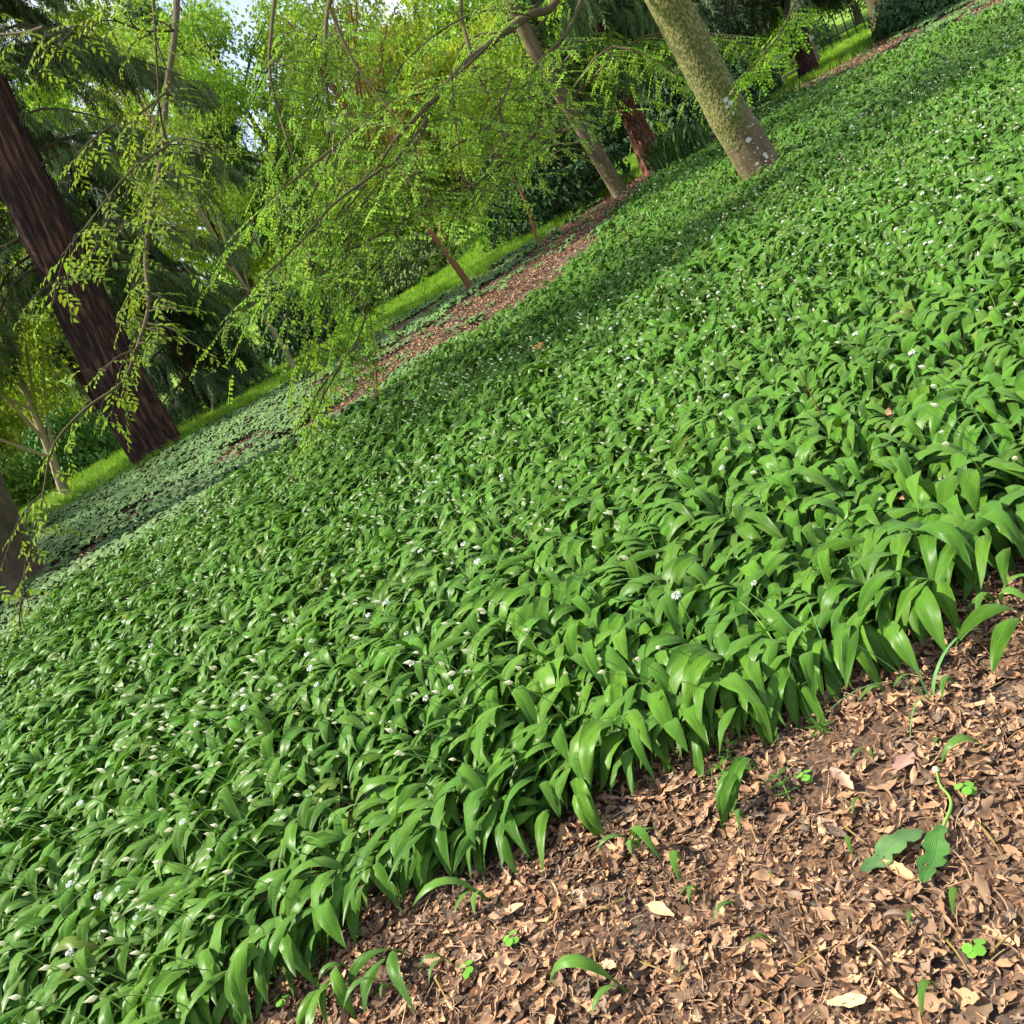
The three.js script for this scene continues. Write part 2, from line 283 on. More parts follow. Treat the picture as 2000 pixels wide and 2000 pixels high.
// the mossy beech on the right
const mossyDist = -onGround(1488, 338).z;
{
  const D = mossyDist, base = onGround(1488, 338), t = tree('beech_tree', 'leaning mossy beech trunk with white lichen spots rising from the wild garlic');
  t.position.copy(base);
  const L = (px, py, d) => at(px, py, d).sub(base);
  const spine = [V(0.05, -0.35, 0), L(1484, 328, D), L(1432, 238, D), L(1378, 140, D), L(1306, 4, D), L(1215, -170, D), L(1120, -400, D)];
  const len = new THREE.CatmullRomCurve3(spine).getLength();
  const bark = beechBark(101, { girth: 2.2, length: len, spots: 170, su: [0.3, 0.72], sv: [0.1, 0.32], extra: [[0.47, 0.405, 0.045], [0.49, 0.39, 0.05], [0.455, 0.385, 0.03], [0.47, 0.36, 0.028], [0.47, 0.27, 0.05], [0.52, 0.205, 0.04], [0.525, 0.195, 0.035], [0.44, 0.195, 0.03]],
    moss: (u, v) => { const right = sstep(0.5, 0.62, u); return (v < 0.115 ? 0.25 * (1 - right) - 0.05 : 0) + sstep(0.2, 0.36, v) * 0.8 - 0.42 + 0.3 * (1 - sstep(0.36, 0.47, u)) * sstep(0.1, 0.3, v) - 0.22 * right * (1 - sstep(0.3, 0.42, v)); } });
  mesh(trunk(spine, (s) => (0.335 + 0.26 * Math.exp(-s * 22) - 0.06 * s), 56, 150, (a, s) => 0.03 * Math.exp(-s * 12) * Math.cos(a * 5 + 1) + 0.02 * (fbm(a * 1.2 + 9, s * 9, 44, 3) - 0.5) + 0.018 * Math.exp(-(((s - 0.36) / 0.05) ** 2)) * Math.cos(a + 1.2)), bark, 'trunk', t);
  const leaves = new Leaves(beechSpray.map((x) => x.leaf), 7), shoots = new Leaves(beechSpray.map((x) => x.twig), 7), wood = [], twigs = [];
  const both = { add: (...a) => { leaves.add(...a); shoots.add(...a); } };
  const P = (list, d0, d1) => list.map(([x, y], i) => L(x, y, lerp(d0, d1, i / (list.length - 1))));
  const o = (seed, x = {}) => ({ seed, per: 5.5, len: 1.0, droop: 0.2, gap: 0.14, bare: 0.15, ...x });
  const top = (px, py, d) => [px, py, d];
  const limbs = [
    [[[1150, -330], [1085, 4], [1035, 29], [960, 83], [904, 130], [855, 188], [830, 240], [808, 290], [800, 360], [785, 440], [745, 520]], D, 9.5, 0.075, 0.01, o(1, { from: 0.25 })],
    [[[855, 188], [775, 270], [735, 330], [692, 390], [650, 440]], 10.9, 9.8, 0.026, 0.007, o(2)],
    [[[1120, -380], [960, -160], [900, 0], [915, 90], [930, 145], [970, 210], [990, 270], [960, 340], [930, 400]], D, 11, 0.05, 0.006, o(3, { from: 0.35 })],
    [[[1100, -420], [800, -260], [700, -120], [645, 0], [635, 90], [640, 200], [655, 300], [680, 400], [670, 480]], D, 10, 0.055, 0.006, o(4, { from: 0.4, bare: 0.25 })],
    [[[645, 20], [690, 120], [750, 200], [790, 260]], 11.2, 10.4, 0.022, 0.006, o(5, { bare: 0.3 })],
    [[[1160, -300], [1150, -60], [1110, 60], [1040, 140], [1035, 200], [1060, 250]], D, 12, 0.055, 0.008, o(6, { from: 0.4 })],
    [[[1110, -400], [860, -300], [600, -190], [545, -40], [530, 60], [528, 150], [560, 270], [600, 380], [640, 470]], D, 10.5, 0.05, 0.006, o(7, { from: 0.5, bare: 0.3 })],
    [[[1060, 250], [980, 320], [900, 380], [850, 400], [800, 410]], 12, 11, 0.02, 0.005, o(8, { bare: 0.7 })],
    [[[1150, 200], [1050, 290], [960, 340], [860, 380], [820, 400]], 13, 11.5, 0.02, 0.005, o(9, { bare: 0.45 })],
    [[[880, 130], [890, 240], [900, 320], [903, 370]], 11.5, 10.6, 0.016, 0.004, o(10, { bare: 0.6 })],
    [[[780, 440], [700, 480], [620, 540], [560, 560], [490, 580]], 10, 9, 0.018, 0.005, o(11, { per: 8, droop: 0.2 })],
    [[[745, 330], [650, 400], [590, 470], [540, 520], [500, 590]], 10, 9, 0.018, 0.005, o(12, { per: 8, droop: 0.2 })],
    [[[745, 520], [720, 600], [690, 680], [640, 740], [600, 800]], 9.6, 9.2, 0.014, 0.004, o(13, { per: 8, droop: 0.2 })],
    [[[645, 300], [600, 420], [610, 560], [620, 660], [640, 760]], 10.5, 9.8, 0.016, 0.004, o(14, { per: 8, bare: 0.15 })],
    [[[700, 250], [600, 330], [540, 380], [500, 420]], 10.8, 10, 0.016, 0.004, o(15, { per: 7 })],
    [[[960, 83], [860, 170], [760, 200], [690, 260]], 12, 11, 0.02, 0.005, o(16, { per: 7 })],
    [[[1035, 29], [950, 20], [860, 60], [780, 130]], 12.6, 11.6, 0.02, 0.005, o(17, { per: 6 })],
    [[[830, 240], [760, 330], [700, 420], [660, 560]], 10.6, 10, 0.016, 0.004, o(18, { per: 7 })],
    [[[1000, 150], [960, 240], [880, 290], [800, 350], [720, 380]], 12, 11, 0.018, 0.004, o(19, { per: 5 })],
    // the low spray in front of the yew, right of the trunk
    [[[1500, -320], [1620, -160], [1578, -30], [1548, 15], [1527, 60], [1492, 105], [1452, 150]], D - 0.6, D - 2.4, 0.03, 0.004, { seed: 20, per: 8, len: 0.28, droop: 0.5, gap: 0.09, from: 0.5, tint: [1.25, 1.3, 1] }],
  ];
  for (const [pts, d0, d1, r0, r1, oo] of limbs) bough(P(pts, d0, d1), r0, r1, oo, both, wood, twigs);
  // the crown overhead, out of the picture, that shades the ground behind
  const R = rng(77), head = spine[6];
  for (let k = 0; k < 5; k++) { const a = k * 1.3 + R(), l = 3.5 + R() * 3, p = head.clone().add(V(0, -0.6 - R() * 1.5, 0)); bough([p, p.clone().add(V(Math.cos(a) * l * 0.5, 1.2, Math.sin(a) * l * 0.5)), p.clone().add(V(Math.cos(a) * l, 1.2 + R(), Math.sin(a) * l))], 0.07, 0.02, { seed: 400 + k, per: 6, len: 1.3, droop: 0.3, gap: 0.2, size: 1.6 }, both, wood, twigs); }
  for (const [pts, r0, r1] of wood) mesh(limb(pts, r0, r1, 7, 4, 0.8), M.twig, 'limb', t);
  mesh(mergeGeometries(twigs), M.darkTwig, 'twigs', t, 'stuff');
  leaves.done(t, M.beechLeaf, 'leaves'); shoots.done(t, M.darkTwig, 'shoots');
}
// the second, slimmer beech behind
{
  const base = onGround(1212, 380), D = -base.z, t = tree('beech_tree', 'slim speckled beech trunk leaning beside the leaf-strewn strip', null); t.position.copy(base);
  const L = (px, py, d = D) => at(px, py, d).sub(base), spine = [V(0, -0.3, 0), L(1208, 372), L(1165, 300), L(1120, 222), L(1062, 130), L(985, -20), L(900, -200)];
  const len = new THREE.CatmullRomCurve3(spine).getLength();
  mesh(trunk(spine, (s) => 0.225 + 0.2 * Math.exp(-s * 26) - 0.06 * s, 32, 90, (a, s) => 0.02 * (fbm(a + 9, s * 12, 45, 3) - 0.5)), beechBark(131, { girth: 1.5, length: len, spots: 190, su: [0.3, 0.62], sv: [0.12, 0.6], moss: (u, v) => -0.3 + 0.25 * v }), 'trunk', t);
  const leaves = new Leaves(beechSpray.map((x) => x.leaf), 17), wood = [], twigs = [], R = rng(5);
  for (let k = 0; k < 16; k++) {
    const f = 0.4 + R() * 0.55, p = new THREE.CatmullRomCurve3(spine).getPoint(f), a = R() * 6.28, l = 2.2 + R() * 3;
    bough([p, p.clone().add(V(Math.cos(a) * l * 0.5, 0.5, Math.sin(a) * l * 0.5)), p.clone().add(V(Math.cos(a) * l, -0.4 - R() * 1.2, Math.sin(a) * l))], 0.045, 0.01, { seed: 500 + k, per: 5, len: 1.1, droop: 0.6, gap: 0.2, size: 1.5, from: 0.15 }, leaves, wood, twigs);
  }
  // bare straight boughs slanting down on its left
  for (let k = 0; k < 9; k++) { const p = new THREE.CatmullRomCurve3(spine).getPoint(0.28 + 0.05 * k), e = L(1040 - 20 * k + R() * 60, 330 - 14 * k + R() * 60, D - 2 + R() * 3); wood.push([[p, p.clone().lerp(e, 0.5).add(V(0, 0.35, 0)), e], 0.03, 0.008]); }
  for (const [pts, r0, r1] of wood) mesh(limb(pts, r0, r1, 6, 3), M.twig, 'limb', t);
  mesh(mergeGeometries(twigs), M.darkTwig, 'twigs', t, 'stuff'); leaves.done(t, M.beechLeaf, 'leaves');
}
// the tree at the left edge with the long hanging branch
{
  const base = onGround(35, 1155), D = -base.z, t = tree('broadleaf_tree', 'dark trunk cut by the left edge with a long leafy hanging branch'); t.position.copy(base);
  const L = (px, py, d = D) => at(px, py, d).sub(base), spine = [V(0.05, -0.4, 0), L(22, 1135), L(-30, 1020), L(-80, 900), L(-190, 640), L(-300, 300), L(-360, -60)];
  const len = new THREE.CatmullRomCurve3(spine).getLength();
  mesh(trunk(spine, (s) => 0.5 + 0.85 * Math.exp(-s * 22) - 0.2 * s, 48, 120, (a, s) => 0.16 * Math.exp(-s * 18) * Math.cos(a * 4 + 0.4) + 0.12 * (fbm(a * 4 + 9, s * 26, 46, 4) - 0.5)), beechBark(151, { girth: 2.5, length: len, spots: 14, su: [0.4, 0.7], sv: [0.05, 0.2], moss: (u, v) => (v < 0.05 ? 0.2 : -0.3), dark: 0.62 }), 'trunk', t);
  const leaves = new Leaves(hangSpray.map((x) => x.leaf), 27), shoots = new Leaves(hangSpray.map((x) => x.twig), 27), wood = [], twigs = [];
  const both = { add: (...a) => { leaves.add(...a); shoots.add(...a); } };
  const P = (list, d0, d1) => list.map(([x, y], i) => L(x, y, lerp(d0, d1, i / (list.length - 1))));
  const o = (seed, x = {}) => ({ seed, per: 4, len: 0.6, droop: 0.35, gap: 0.14, bare: 0.25, ...x });
  for (const [pts, d0, d1, r0, r1, oo] of [
    [[[-340, 60], [-120, -260], [200, -260], [335, -120], [345, 0], [340, 80], [325, 180], [318, 290], [300, 390], [285, 500], [290, 600], [268, 680]], D, 8.3, 0.055, 0.017, o(31, { from: 0.5 })],
    [[[268, 680], [240, 745], [165, 800], [105, 870], [85, 960], [70, 1050], [45, 1130], [42, 1210]], 8.3, 7.8, 0.017, 0.004, o(32, { per: 6, len: 0.4 })],
    [[[318, 290], [260, 330], [215, 380], [170, 440], [120, 500]], 8.6, 8, 0.012, 0.004, o(33, { per: 8 })],
    [[[325, 180], [260, 230], [210, 250], [150, 300]], 8.8, 8.3, 0.012, 0.004, o(34, { per: 8 })],
    [[[340, 60], [280, 60], [220, 40], [150, 50], [90, 70]], 9, 8.6, 0.012, 0.004, o(35, { per: 9 })],
    [[[300, 390], [240, 440], [190, 480], [140, 530], [90, 560]], 8.5, 8, 0.01, 0.004, o(36, { per: 8 })],
    [[[318, 290], [350, 270], [385, 280], [420, 300]], 8.6, 8.3, 0.009, 0.003, o(37, { per: 8, len: 0.4 })],
    [[[-140, -60], [-40, 60], [40, 65], [85, 52]], 9.5, 9, 0.02, 0.012, o(38, { per: 3 })],
    [[[268, 680], [225, 700], [195, 730], [170, 720]], 8.3, 8.0, 0.008, 0.003, o(39, { per: 9, len: 0.35 })],
    [[[300, 0], [305, 100], [310, 200], [305, 260]], 9.1, 9, 0.014, 0.006, o(40, { per: 4 })],
    [[[85, 960], [40, 1010], [10, 1090], [-10, 1150]], 7.9, 7.8, 0.006, 0.003, o(41, { per: 8, len: 0.35 })],
  ]) bough(P(pts, d0, d1), r0, r1, oo, both, wood, twigs);
  const R = rng(99);
  for (let k = 0; k < 4; k++) { const a = k * 1.6 + R(), l = 3 + R() * 2, p = spine[6].clone().add(V(0, -0.5 - R() * 1.5, 0)); bough([p, p.clone().add(V(Math.cos(a) * l * 0.5, 1, Math.sin(a) * l * 0.5)), p.clone().add(V(Math.cos(a) * l, 1.2, Math.sin(a) * l))], 0.06, 0.02, { seed: 600 + k, per: 5, len: 1.2, droop: 0.3, gap: 0.2, size: 1.6 }, both, wood, twigs); }
  for (const [pts, r0, r1] of wood) mesh(limb(pts, r0, r1, 7, 5, 0.8), M.twig, 'limb', t);
  mesh(mergeGeometries(twigs), M.darkTwig, 'twigs', t, 'stuff'); leaves.done(t, M.hangLeaf, 'leaves'); shoots.done(t, M.darkTwig, 'shoots');
}

// ------------------------------------------------------------------ conifers
// o: base, height, trunk radius, from (lowest branch height), reach(h 0..1), count, fronds per branch, droop, tint
function conifer(name, label, o) {
  const t = tree(name, label, o.group), R = rng(o.seed), base = o.base; t.position.copy(base);
  const spine = o.spine ?? [V(0, -0.4, 0), V(0, o.height * 0.3, 0), V(0.1, o.height * 0.65, 0), V(0, o.height, 0)], curve = new THREE.CatmullRomCurve3(spine);
  mesh(trunk(spine, (s) => (o.r * (1 - s * (o.taper ?? 0.8)) + o.r * (o.flare ?? 0.6) * Math.exp(-s * (o.flareAt ?? 30))), o.around ?? 40, o.up ?? 90, (a, s) => o.r * ((o.ridge ?? 0.12) * (Math.abs(fbm(a * 5 + 20 + 0.8 * fbm(a * 2, s * 16, o.seed + 3, 2), s * 9, o.seed + 1, 4) - 0.5) * 2 - 0.25) + 0.22 * Math.exp(-s * 26) * Math.cos(a * 5 + o.seed))), o.bark ?? M.fibre, 'trunk', t);
  const leaves = new Leaves(o.fronds ?? fronds, o.seed), wood = [];
  for (let k = 0; k < o.count; k++) {
    const h = o.from + (1 - o.from) * Math.pow(R(), o.low ?? 1), p = curve.getPoint(h), a = o.angle ? o.angle(R) : R() * 6.283, l = o.reach(h) * (0.55 + 0.55 * R()), dir = V(Math.sin(a), 0, Math.cos(a));
    const q = [p, p.clone().addScaledVector(dir, l * 0.4).add(V(0, (o.rise ?? -0.05) * l, 0)), p.clone().addScaledVector(dir, l * 0.8).add(V(0, -o.droop * l * 0.5, 0)), p.clone().addScaledVector(dir, l).add(V(0, -o.droop * l * 0.85, 0))];
    const c = new THREE.CatmullRomCurve3(q); wood.push(limb(q, 0.02 + 0.008 * l, 0.006, 5, 3));
    const n = Math.round(l * o.per);
    for (let i = 0; i < n; i++) {
      const tt = 0.18 + 0.82 * (i + R()) / n, pp = c.getPoint(tt), T = c.getTangent(tt), s = new THREE.Vector3().crossVectors(T, Y).normalize();
      const d = T.clone().multiplyScalar(0.5).addScaledVector(s, (R() - 0.5) * 2.2).add(V(0, -0.35 * R() - (o.hang ?? 0), 0));
      leaves.add(pp.add(V((R() - 0.5) * 0.3, (R() - 0.6) * 0.3, (R() - 0.5) * 0.3)), d, V((R() - 0.5) * 0.5, 1, (R() - 0.5) * 0.5), (o.size ?? 1) * (0.6 + 0.8 * R()), o.tint);
    }
  }
  for (const w of wood) mesh(w, M.darkTwig, 'branch', t);
  leaves.done(t, o.leaf ?? M.needles, 'foliage');
  return t;
}
{
  const base = onGround(312, 888), D = -base.z, L = (px, py) => at(px, py, D).sub(base);
  conifer('redwood_tree', 'huge dark redwood with fibrous bark and flared base on the left', { base, seed: 201, r: 0.72, taper: 0.4, flare: 0.85, flareAt: 26, ridge: 0.2, around: 110, up: 260,
    spine: [V(0.1, -0.5, 0), L(300, 868), L(204, 690), L(106, 480), L(-48, 140), L(-140, -130), L(-260, -420), L(-420, -800)], height: 20, from: 0.34, low: 0.8, count: 105, per: 24, droop: 0.6, rise: -0.02, hang: 0.35, angle: (R) => 0.9 + R() * 4.5,
    reach: (h) => lerp(5.4, 3, h), size: 0.95, tint: [1.5, 1.4, 1.1] });
  // dark conifers with branches to the ground behind it
  const G2 = (x, y) => onGround(x, y);
  conifer('yew_tree', 'dense dark conifer skirted to the ground right of the redwood', { base: G2(425, 800), seed: 211, r: 0.2, height: 9, from: 0.06, low: 1.2, count: 100, per: 24, droop: 0.5, hang: 0.4, reach: (h) => lerp(2.5, 0.8, h), size: 1, tint: [0.9, 1.1, 1.1] });
  conifer('fir_tree', 'dark fir behind the hanging branch and redwood', { base: V(-15, height(-15, -45), -45), seed: 221, r: 0.3, height: 19, from: 0.1, count: 70, per: 15, droop: 0.45, hang: 0.3, reach: (h) => lerp(3.8, 0.8, h), size: 1.4, tint: [1.1, 1.3, 1.1] });
  conifer('fir_tree', 'dark fir beyond the pale birch stem', { base: V(-4.2, height(-4.2, -47), -47), seed: 223, r: 0.28, height: 17, from: 0.04, count: 110, per: 16, droop: 0.45, hang: 0.3, reach: (h) => lerp(3.2, 0.7, h), size: 1.4, tint: [1.2, 1.5, 1.2] });
  conifer('fir_tree', 'shaggy conifer at the far left behind the cut-off trunk', { base: V(-19.5, height(-19.5, -40), -40), seed: 227, r: 0.25, height: 13, from: 0.25, count: 80, per: 17, droop: 0.6, hang: 0.4, reach: (h) => lerp(3.4, 0.8, h), size: 1.2, tint: [1.2, 1.4, 1] });
  // the cypress with the red stem
  const cb = onGround(1282, 332), cd = -cb.z, C = (px, py) => at(px, py, cd).sub(cb);
  conifer('cypress_tree', 'cypress with red-brown fluted stem under hanging grey-green sprays', { base: cb, seed: 231, r: 0.43, flare: 0.5, ridge: 0.3, around: 70, up: 120, bark: M.redFibre, spine: [V(0, -0.4, 0), C(1278, 322), C(1248, 258), C(1216, 188), C(1150, 20), C(1040, -260)], height: 14, from: 0.7, count: 60, per: 30, droop: 0.5, rise: -0.02, hang: 0.8, reach: (h) => lerp(3.3, 2, h), fronds: lacyFronds, size: 1, tint: [2.6, 2.5, 3.6] });
  // the yew on the right, with its dark canopy
  const yb = onGround(1586, 150), yd = -yb.z, K = (px, py) => at(px, py, yd).sub(yb);
  conifer('yew_tree', 'black yew with short trunk beside the far leaf-strewn patch', { base: yb, seed: 241, r: 0.38, flare: 0.7, flareAt: 16, bark: M.fibre, spine: [V(0, -0.4, 0), K(1580, 140), K(1562, 75), K(1540, 10), K(1480, -140), K(1400, -300)], height: 10, from: 0.6, count: 80, per: 20, droop: 0.2, hang: 0.2, rise: 0.1, reach: (h) => lerp(4, 2.5, h), size: 1.2, tint: [0.7, 0.8, 0.8] });
  conifer('yew_tree', 'dense black yew filling the gap behind the mossy beech', { base: V(16, height(16, -42), -42), seed: 243, r: 0.35, height: 12, from: 0.03, count: 120, per: 16, droop: 0.45, hang: 0.4, reach: (h) => lerp(3, 2.2, h), size: 1.4, tint: [0.7, 0.85, 0.7] });
  conifer('yew_tree', 'low dark yew between the slim beech and the cypress', { base: V(12.2, height(12.2, -39), -39), seed: 247, r: 0.3, height: 9, from: 0.02, count: 100, per: 12, droop: 0.5, hang: 0.4, reach: (h) => lerp(3.4, 1.5, h), size: 1.3, tint: [0.8, 0.9, 0.8] });
}

// ------------------------------------------------------------------ far broadleaved trees and shrubs
const gx = (u, d) => V(u / 1777 * d, height(u / 1777 * d, -d), -d);
function broadleaf(name, label, o) {
  const t = tree(name, label, o.group), R = rng(o.seed); t.position.copy(o.base);
  const H = o.height, spine = o.spine ?? [V(0, -0.4, 0), V((R() - 0.5) * 0.6, H * 0.3, 0), V((R() - 0.5), H * 0.62, 0), V((R() - 0.5) * 1.4, H * 0.92, 0)], curve = new THREE.CatmullRomCurve3(spine);
  mesh(trunk(spine, (s) => o.r * (1 - s * 0.8) + o.r * 0.6 * Math.exp(-s * 30), 16, 30, (a, s) => o.r * 0.1 * (fbm(a + 4, s * 9, o.seed, 2) - 0.5)), o.bark ?? M.twig, 'trunk', t);
  const leaves = new Leaves(o.kind ?? farClump, o.seed + 1), lobes = [];
  const n = o.lobes ?? 16;
  for (let k = 0; k < n; k++) {
    const h = lerp(o.low ?? 0.2, 0.98, Math.pow((k + R()) / n, 0.9)), a = k * 2.4 + R(), l = o.reach * Math.sqrt(Math.max(0.1, 1 - (2 * (h - 0.55)) ** 2)) * (0.5 + 0.6 * R()), p = curve.getPoint(clamp(h * 0.85)), e = V(Math.cos(a) * l, H * h, Math.sin(a) * l);
    mesh(limb([p, p.clone().lerp(e, 0.5).add(V(0, 0.1 * l, 0)), e], o.r * 0.3, 0.02, 5, 3), o.bark ?? M.twig, 'limb', t);
    lobes.push([e, o.lobe * (0.7 + 0.6 * R())], [p.clone().lerp(e, 0.6), o.lobe * 0.6]);
  }
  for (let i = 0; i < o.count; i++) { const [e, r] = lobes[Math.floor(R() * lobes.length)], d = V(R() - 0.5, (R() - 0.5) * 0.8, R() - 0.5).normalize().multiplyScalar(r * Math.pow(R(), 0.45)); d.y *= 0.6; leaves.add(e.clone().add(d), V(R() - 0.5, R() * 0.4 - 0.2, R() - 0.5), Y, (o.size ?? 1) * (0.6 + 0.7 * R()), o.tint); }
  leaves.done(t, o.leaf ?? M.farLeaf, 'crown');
  return t;
}
broadleaf('shade_tree', 'broad leafy tree standing out of view to the left', { seed: 361, base: V(-16.5, height(-16.5, -16), -16), height: 13, r: 0.3, reach: 4.2, lobe: 1.9, lobes: 18, low: 0.35, count: 800, size: 1.5 });
broadleaf('shade_tree', 'second leafy tree out of view to the left, farther back', { seed: 363, base: V(-19, height(-19, -22), -22), height: 14, r: 0.3, reach: 4.2, lobe: 1.9, lobes: 18, low: 0.35, count: 800, size: 1.5 });
{
  const far = 'sunlit spring trees beyond the lawn', ordinal = 'first second third fourth fifth sixth seventh eighth ninth tenth eleventh twelfth thirteenth fourteenth'.split(' ');
  const rows = [[-1080, 40, 12], [-820, 40, 14], [-640, 52, 19], [-430, 56, 22], [-230, 54, 20], [-90, 46, 17], [90, 50, 14], [210, 44, 10], [340, 52, 12], [470, 58, 14], [640, 60, 15], [820, 62, 13], [1020, 58, 12], [1220, 55, 12]];
  rows.forEach(([u, d, h], i) => broadleaf('far_tree', `${ordinal[i]} tree from the left in the sunlit yellow-green row beyond the lawn`, { group: far, seed: 300 + i * 3, base: gx(u, d), height: h, r: 0.22, reach: 4.2, lobe: 1.9, lobes: 18, low: 0.1, count: 900, size: 1.5, tint: i % 3 === 1 ? [1.25, 1.05, 0.9] : i % 3 ? [0.85, 0.95, 1] : [1, 1.05, 1] }));
  const back = 'tall trees on the slope behind';
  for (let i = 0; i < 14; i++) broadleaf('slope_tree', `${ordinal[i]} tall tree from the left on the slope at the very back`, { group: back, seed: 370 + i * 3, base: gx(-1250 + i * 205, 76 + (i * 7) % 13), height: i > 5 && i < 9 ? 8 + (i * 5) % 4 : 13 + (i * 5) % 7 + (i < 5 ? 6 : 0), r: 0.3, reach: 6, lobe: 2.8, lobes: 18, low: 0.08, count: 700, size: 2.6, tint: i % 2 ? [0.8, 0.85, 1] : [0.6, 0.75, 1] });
  broadleaf('birch_tree', 'slender pale-stemmed birch at the edge of the bright grass', { seed: 341, base: onGround(577, 728), height: 12, r: 0.09, bark: M.paleBark, reach: 2.2, lobe: 1.1, lobes: 12, low: 0.5, count: 260, size: 0.8, spine: (() => { const b = onGround(577, 728), d = -b.z; return [V(0, -0.3, 0), at(560, 690, d).sub(b), at(462, 535, d).sub(b), at(330, 300, d).sub(b), at(200, 60, d).sub(b)]; })() });
  broadleaf('pale_tree', 'thick pale tree trunk on the lawn left of the redwood', { seed: 343, base: onGround(130, 978), height: 8, r: 0.17, bark: M.paleBark, reach: 3, lobe: 1.2, lobes: 12, low: 0.45, count: 420, size: 1, tint: [1.2, 1.05, 0.9], spine: (() => { const b = onGround(130, 978), d = -b.z; return [V(0, -0.3, 0), at(122, 950, d).sub(b), at(98, 885, d).sub(b), at(40, 740, d).sub(b), at(-40, 560, d).sub(b)]; })() });
  broadleaf('thin_tree', 'thin reddish bare stem leaning up through the beech boughs', { seed: 347, base: onGround(922, 570), height: 7, r: 0.1, bark: M.redBark, reach: 1.6, lobe: 0.8, lobes: 8, low: 0.75, count: 120, size: 0.7, spine: (() => { const b = onGround(922, 570), d = -b.z; return [V(0, -0.3, 0), at(915, 556, d).sub(b), at(860, 478, d).sub(b), at(795, 390, d).sub(b), at(690, 230, d).sub(b), at(600, 90, d).sub(b)]; })() });
  broadleaf('thin_tree', 'short thin pale stem at the foot of the dark shrubs', { seed: 349, base: onGround(1046, 478), height: 4.5, r: 0.05, bark: M.redBark, reach: 1.5, lobe: 0.7, lobes: 8, low: 0.5, count: 120, size: 0.7 });
  broadleaf('ivy_tree', 'ivy-clad trunk at the top right beyond the iron railing', { seed: 351, base: onGround(1728, 50), height: 12, r: 0.4, reach: 4.5, lobe: 1.8, lobes: 14, low: 0.5, count: 500, size: 1.3, tint: [0.6, 0.7, 1] });
}
{
  const base = gx(130, 40), t = tree('bare_tree', 'pinkish-brown leafless tree of fine twigs against the sky', null), R = rng(555), wood = [], tw = []; t.position.copy(base);
  mesh(trunk([V(0, -0.3, 0), V(0.1, 3, 0), V(-0.1, 6, 0), V(0, 10, 0)], (s) => 0.16 * (1 - s * 0.8), 14, 24), M.redBark, 'trunk', t);
  for (let k = 0; k < 34; k++) { const h = 3.4 + R() * 6, a = R() * 6.28, l = 1.5 + R() * 2.4, p = V(0, h, 0), e = V(Math.cos(a) * l, h + 1 + R() * 2, Math.sin(a) * l); wood.push([p, p.clone().lerp(e, 0.5).add(V(0, -0.2, 0)), e]); bough(wood[k], 0.03, 0.01, { seed: 700 + k, per: 9, len: 1.0, droop: -0.15, gap: 1, bare: 1 }, null, [], tw); }
  for (const w of wood) mesh(limb(w, 0.035, 0.01, 5, 3), M.redBark, 'limb', t);
  mesh(mergeGeometries(tw), M.deadTwig, 'twigs', t, 'stuff');
}
function shrub(name, label, o) {
  const t = thing(new THREE.Group(), name, label, o.category ?? 'shrub', o.group), R = rng(o.seed); t.position.copy(o.base);
  const leaves = new Leaves(o.kind ?? shrubClump, o.seed);
  for (let k = 0; k < 9; k++) { const a = R() * 6.28, l = o.w * 0.35 * (0.5 + R()); mesh(limb([V(0, -0.1, 0), V(Math.cos(a) * l * 0.5, o.h * 0.45, Math.sin(a) * l * 0.5), V(Math.cos(a) * l, o.h * (0.6 + 0.3 * R()), Math.sin(a) * l)], 0.03, 0.008, 5, 3), M.darkTwig, 'stem', t); }
  for (let i = 0; i < o.count; i++) { const a = R() * 6.283, e = Math.acos(R()), r = Math.pow(R(), 0.35) * (0.75 + 0.4 * noise(a * 1.6, e * 3, o.seed)), p = V(Math.cos(a) * Math.sin(e) * o.w * 0.5 * r, 0.12 + Math.cos(e) * o.h * r, Math.sin(a) * Math.sin(e) * o.w * 0.5 * r); leaves.add(p, V(Math.cos(a), R() - 0.6, Math.sin(a)), Y, (o.size ?? 1) * (0.6 + 0.7 * R()), o.tint); }
  leaves.done(t, o.leaf ?? M.shrubLeaf, 'foliage'); return t;
}
shrub('laurel_shrub', 'glossy dark laurel at the foot of the slim beech', { seed: 411, base: onGround(1090, 425), w: 4.6, h: 2.7, count: 520 });
shrub('laurel_shrub', 'dark laurel under the cypress branches', { seed: 412, base: V(10.2, height(10.2, -38), -38), w: 4.4, h: 3.2, count: 460, tint: [0.8, 0.8, 0.8] });
shrub('dark_shrub', 'low brown-green thicket behind the thin reddish stem', { seed: 413, base: gx(60, 37), w: 4.2, h: 1.7, count: 420, tint: [2.2, 1.5, 1] });
shrub('dark_shrub', 'dark thicket left of the thin reddish stem', { seed: 414, base: gx(-60, 38), w: 4.6, h: 2.2, count: 420, tint: [1.8, 1.5, 1] });
shrub('dark_shrub', 'rounded dark shrub behind the birch foot', { seed: 415, base: gx(-200, 33), w: 3, h: 2.6, count: 340 });
shrub('holly_shrub', 'pale grey-green shrub left of the redwood base', { seed: 416, base: gx(-690, 33), w: 3.4, h: 2.6, count: 380, tint: [2.6, 2.4, 1.6] });
shrub('holly_shrub', 'yellowish shrub at the far left edge of the lawn', { seed: 417, base: gx(-880, 31), w: 4, h: 3, count: 380, tint: [3.2, 2.4, 1] });
shrub('laurel_shrub', 'dark laurel behind the mossy beech', { seed: 418, base: onGround(1400, 250), w: 4.4, h: 2.6, count: 480, tint: [0.7, 0.8, 0.8] });
shrub('laurel_shrub', 'leafy laurel bank at the top right corner', { seed: 419, base: onGround(1850, 10), w: 5, h: 1.2, count: 420, tint: [1.2, 1.3, 1.4] });
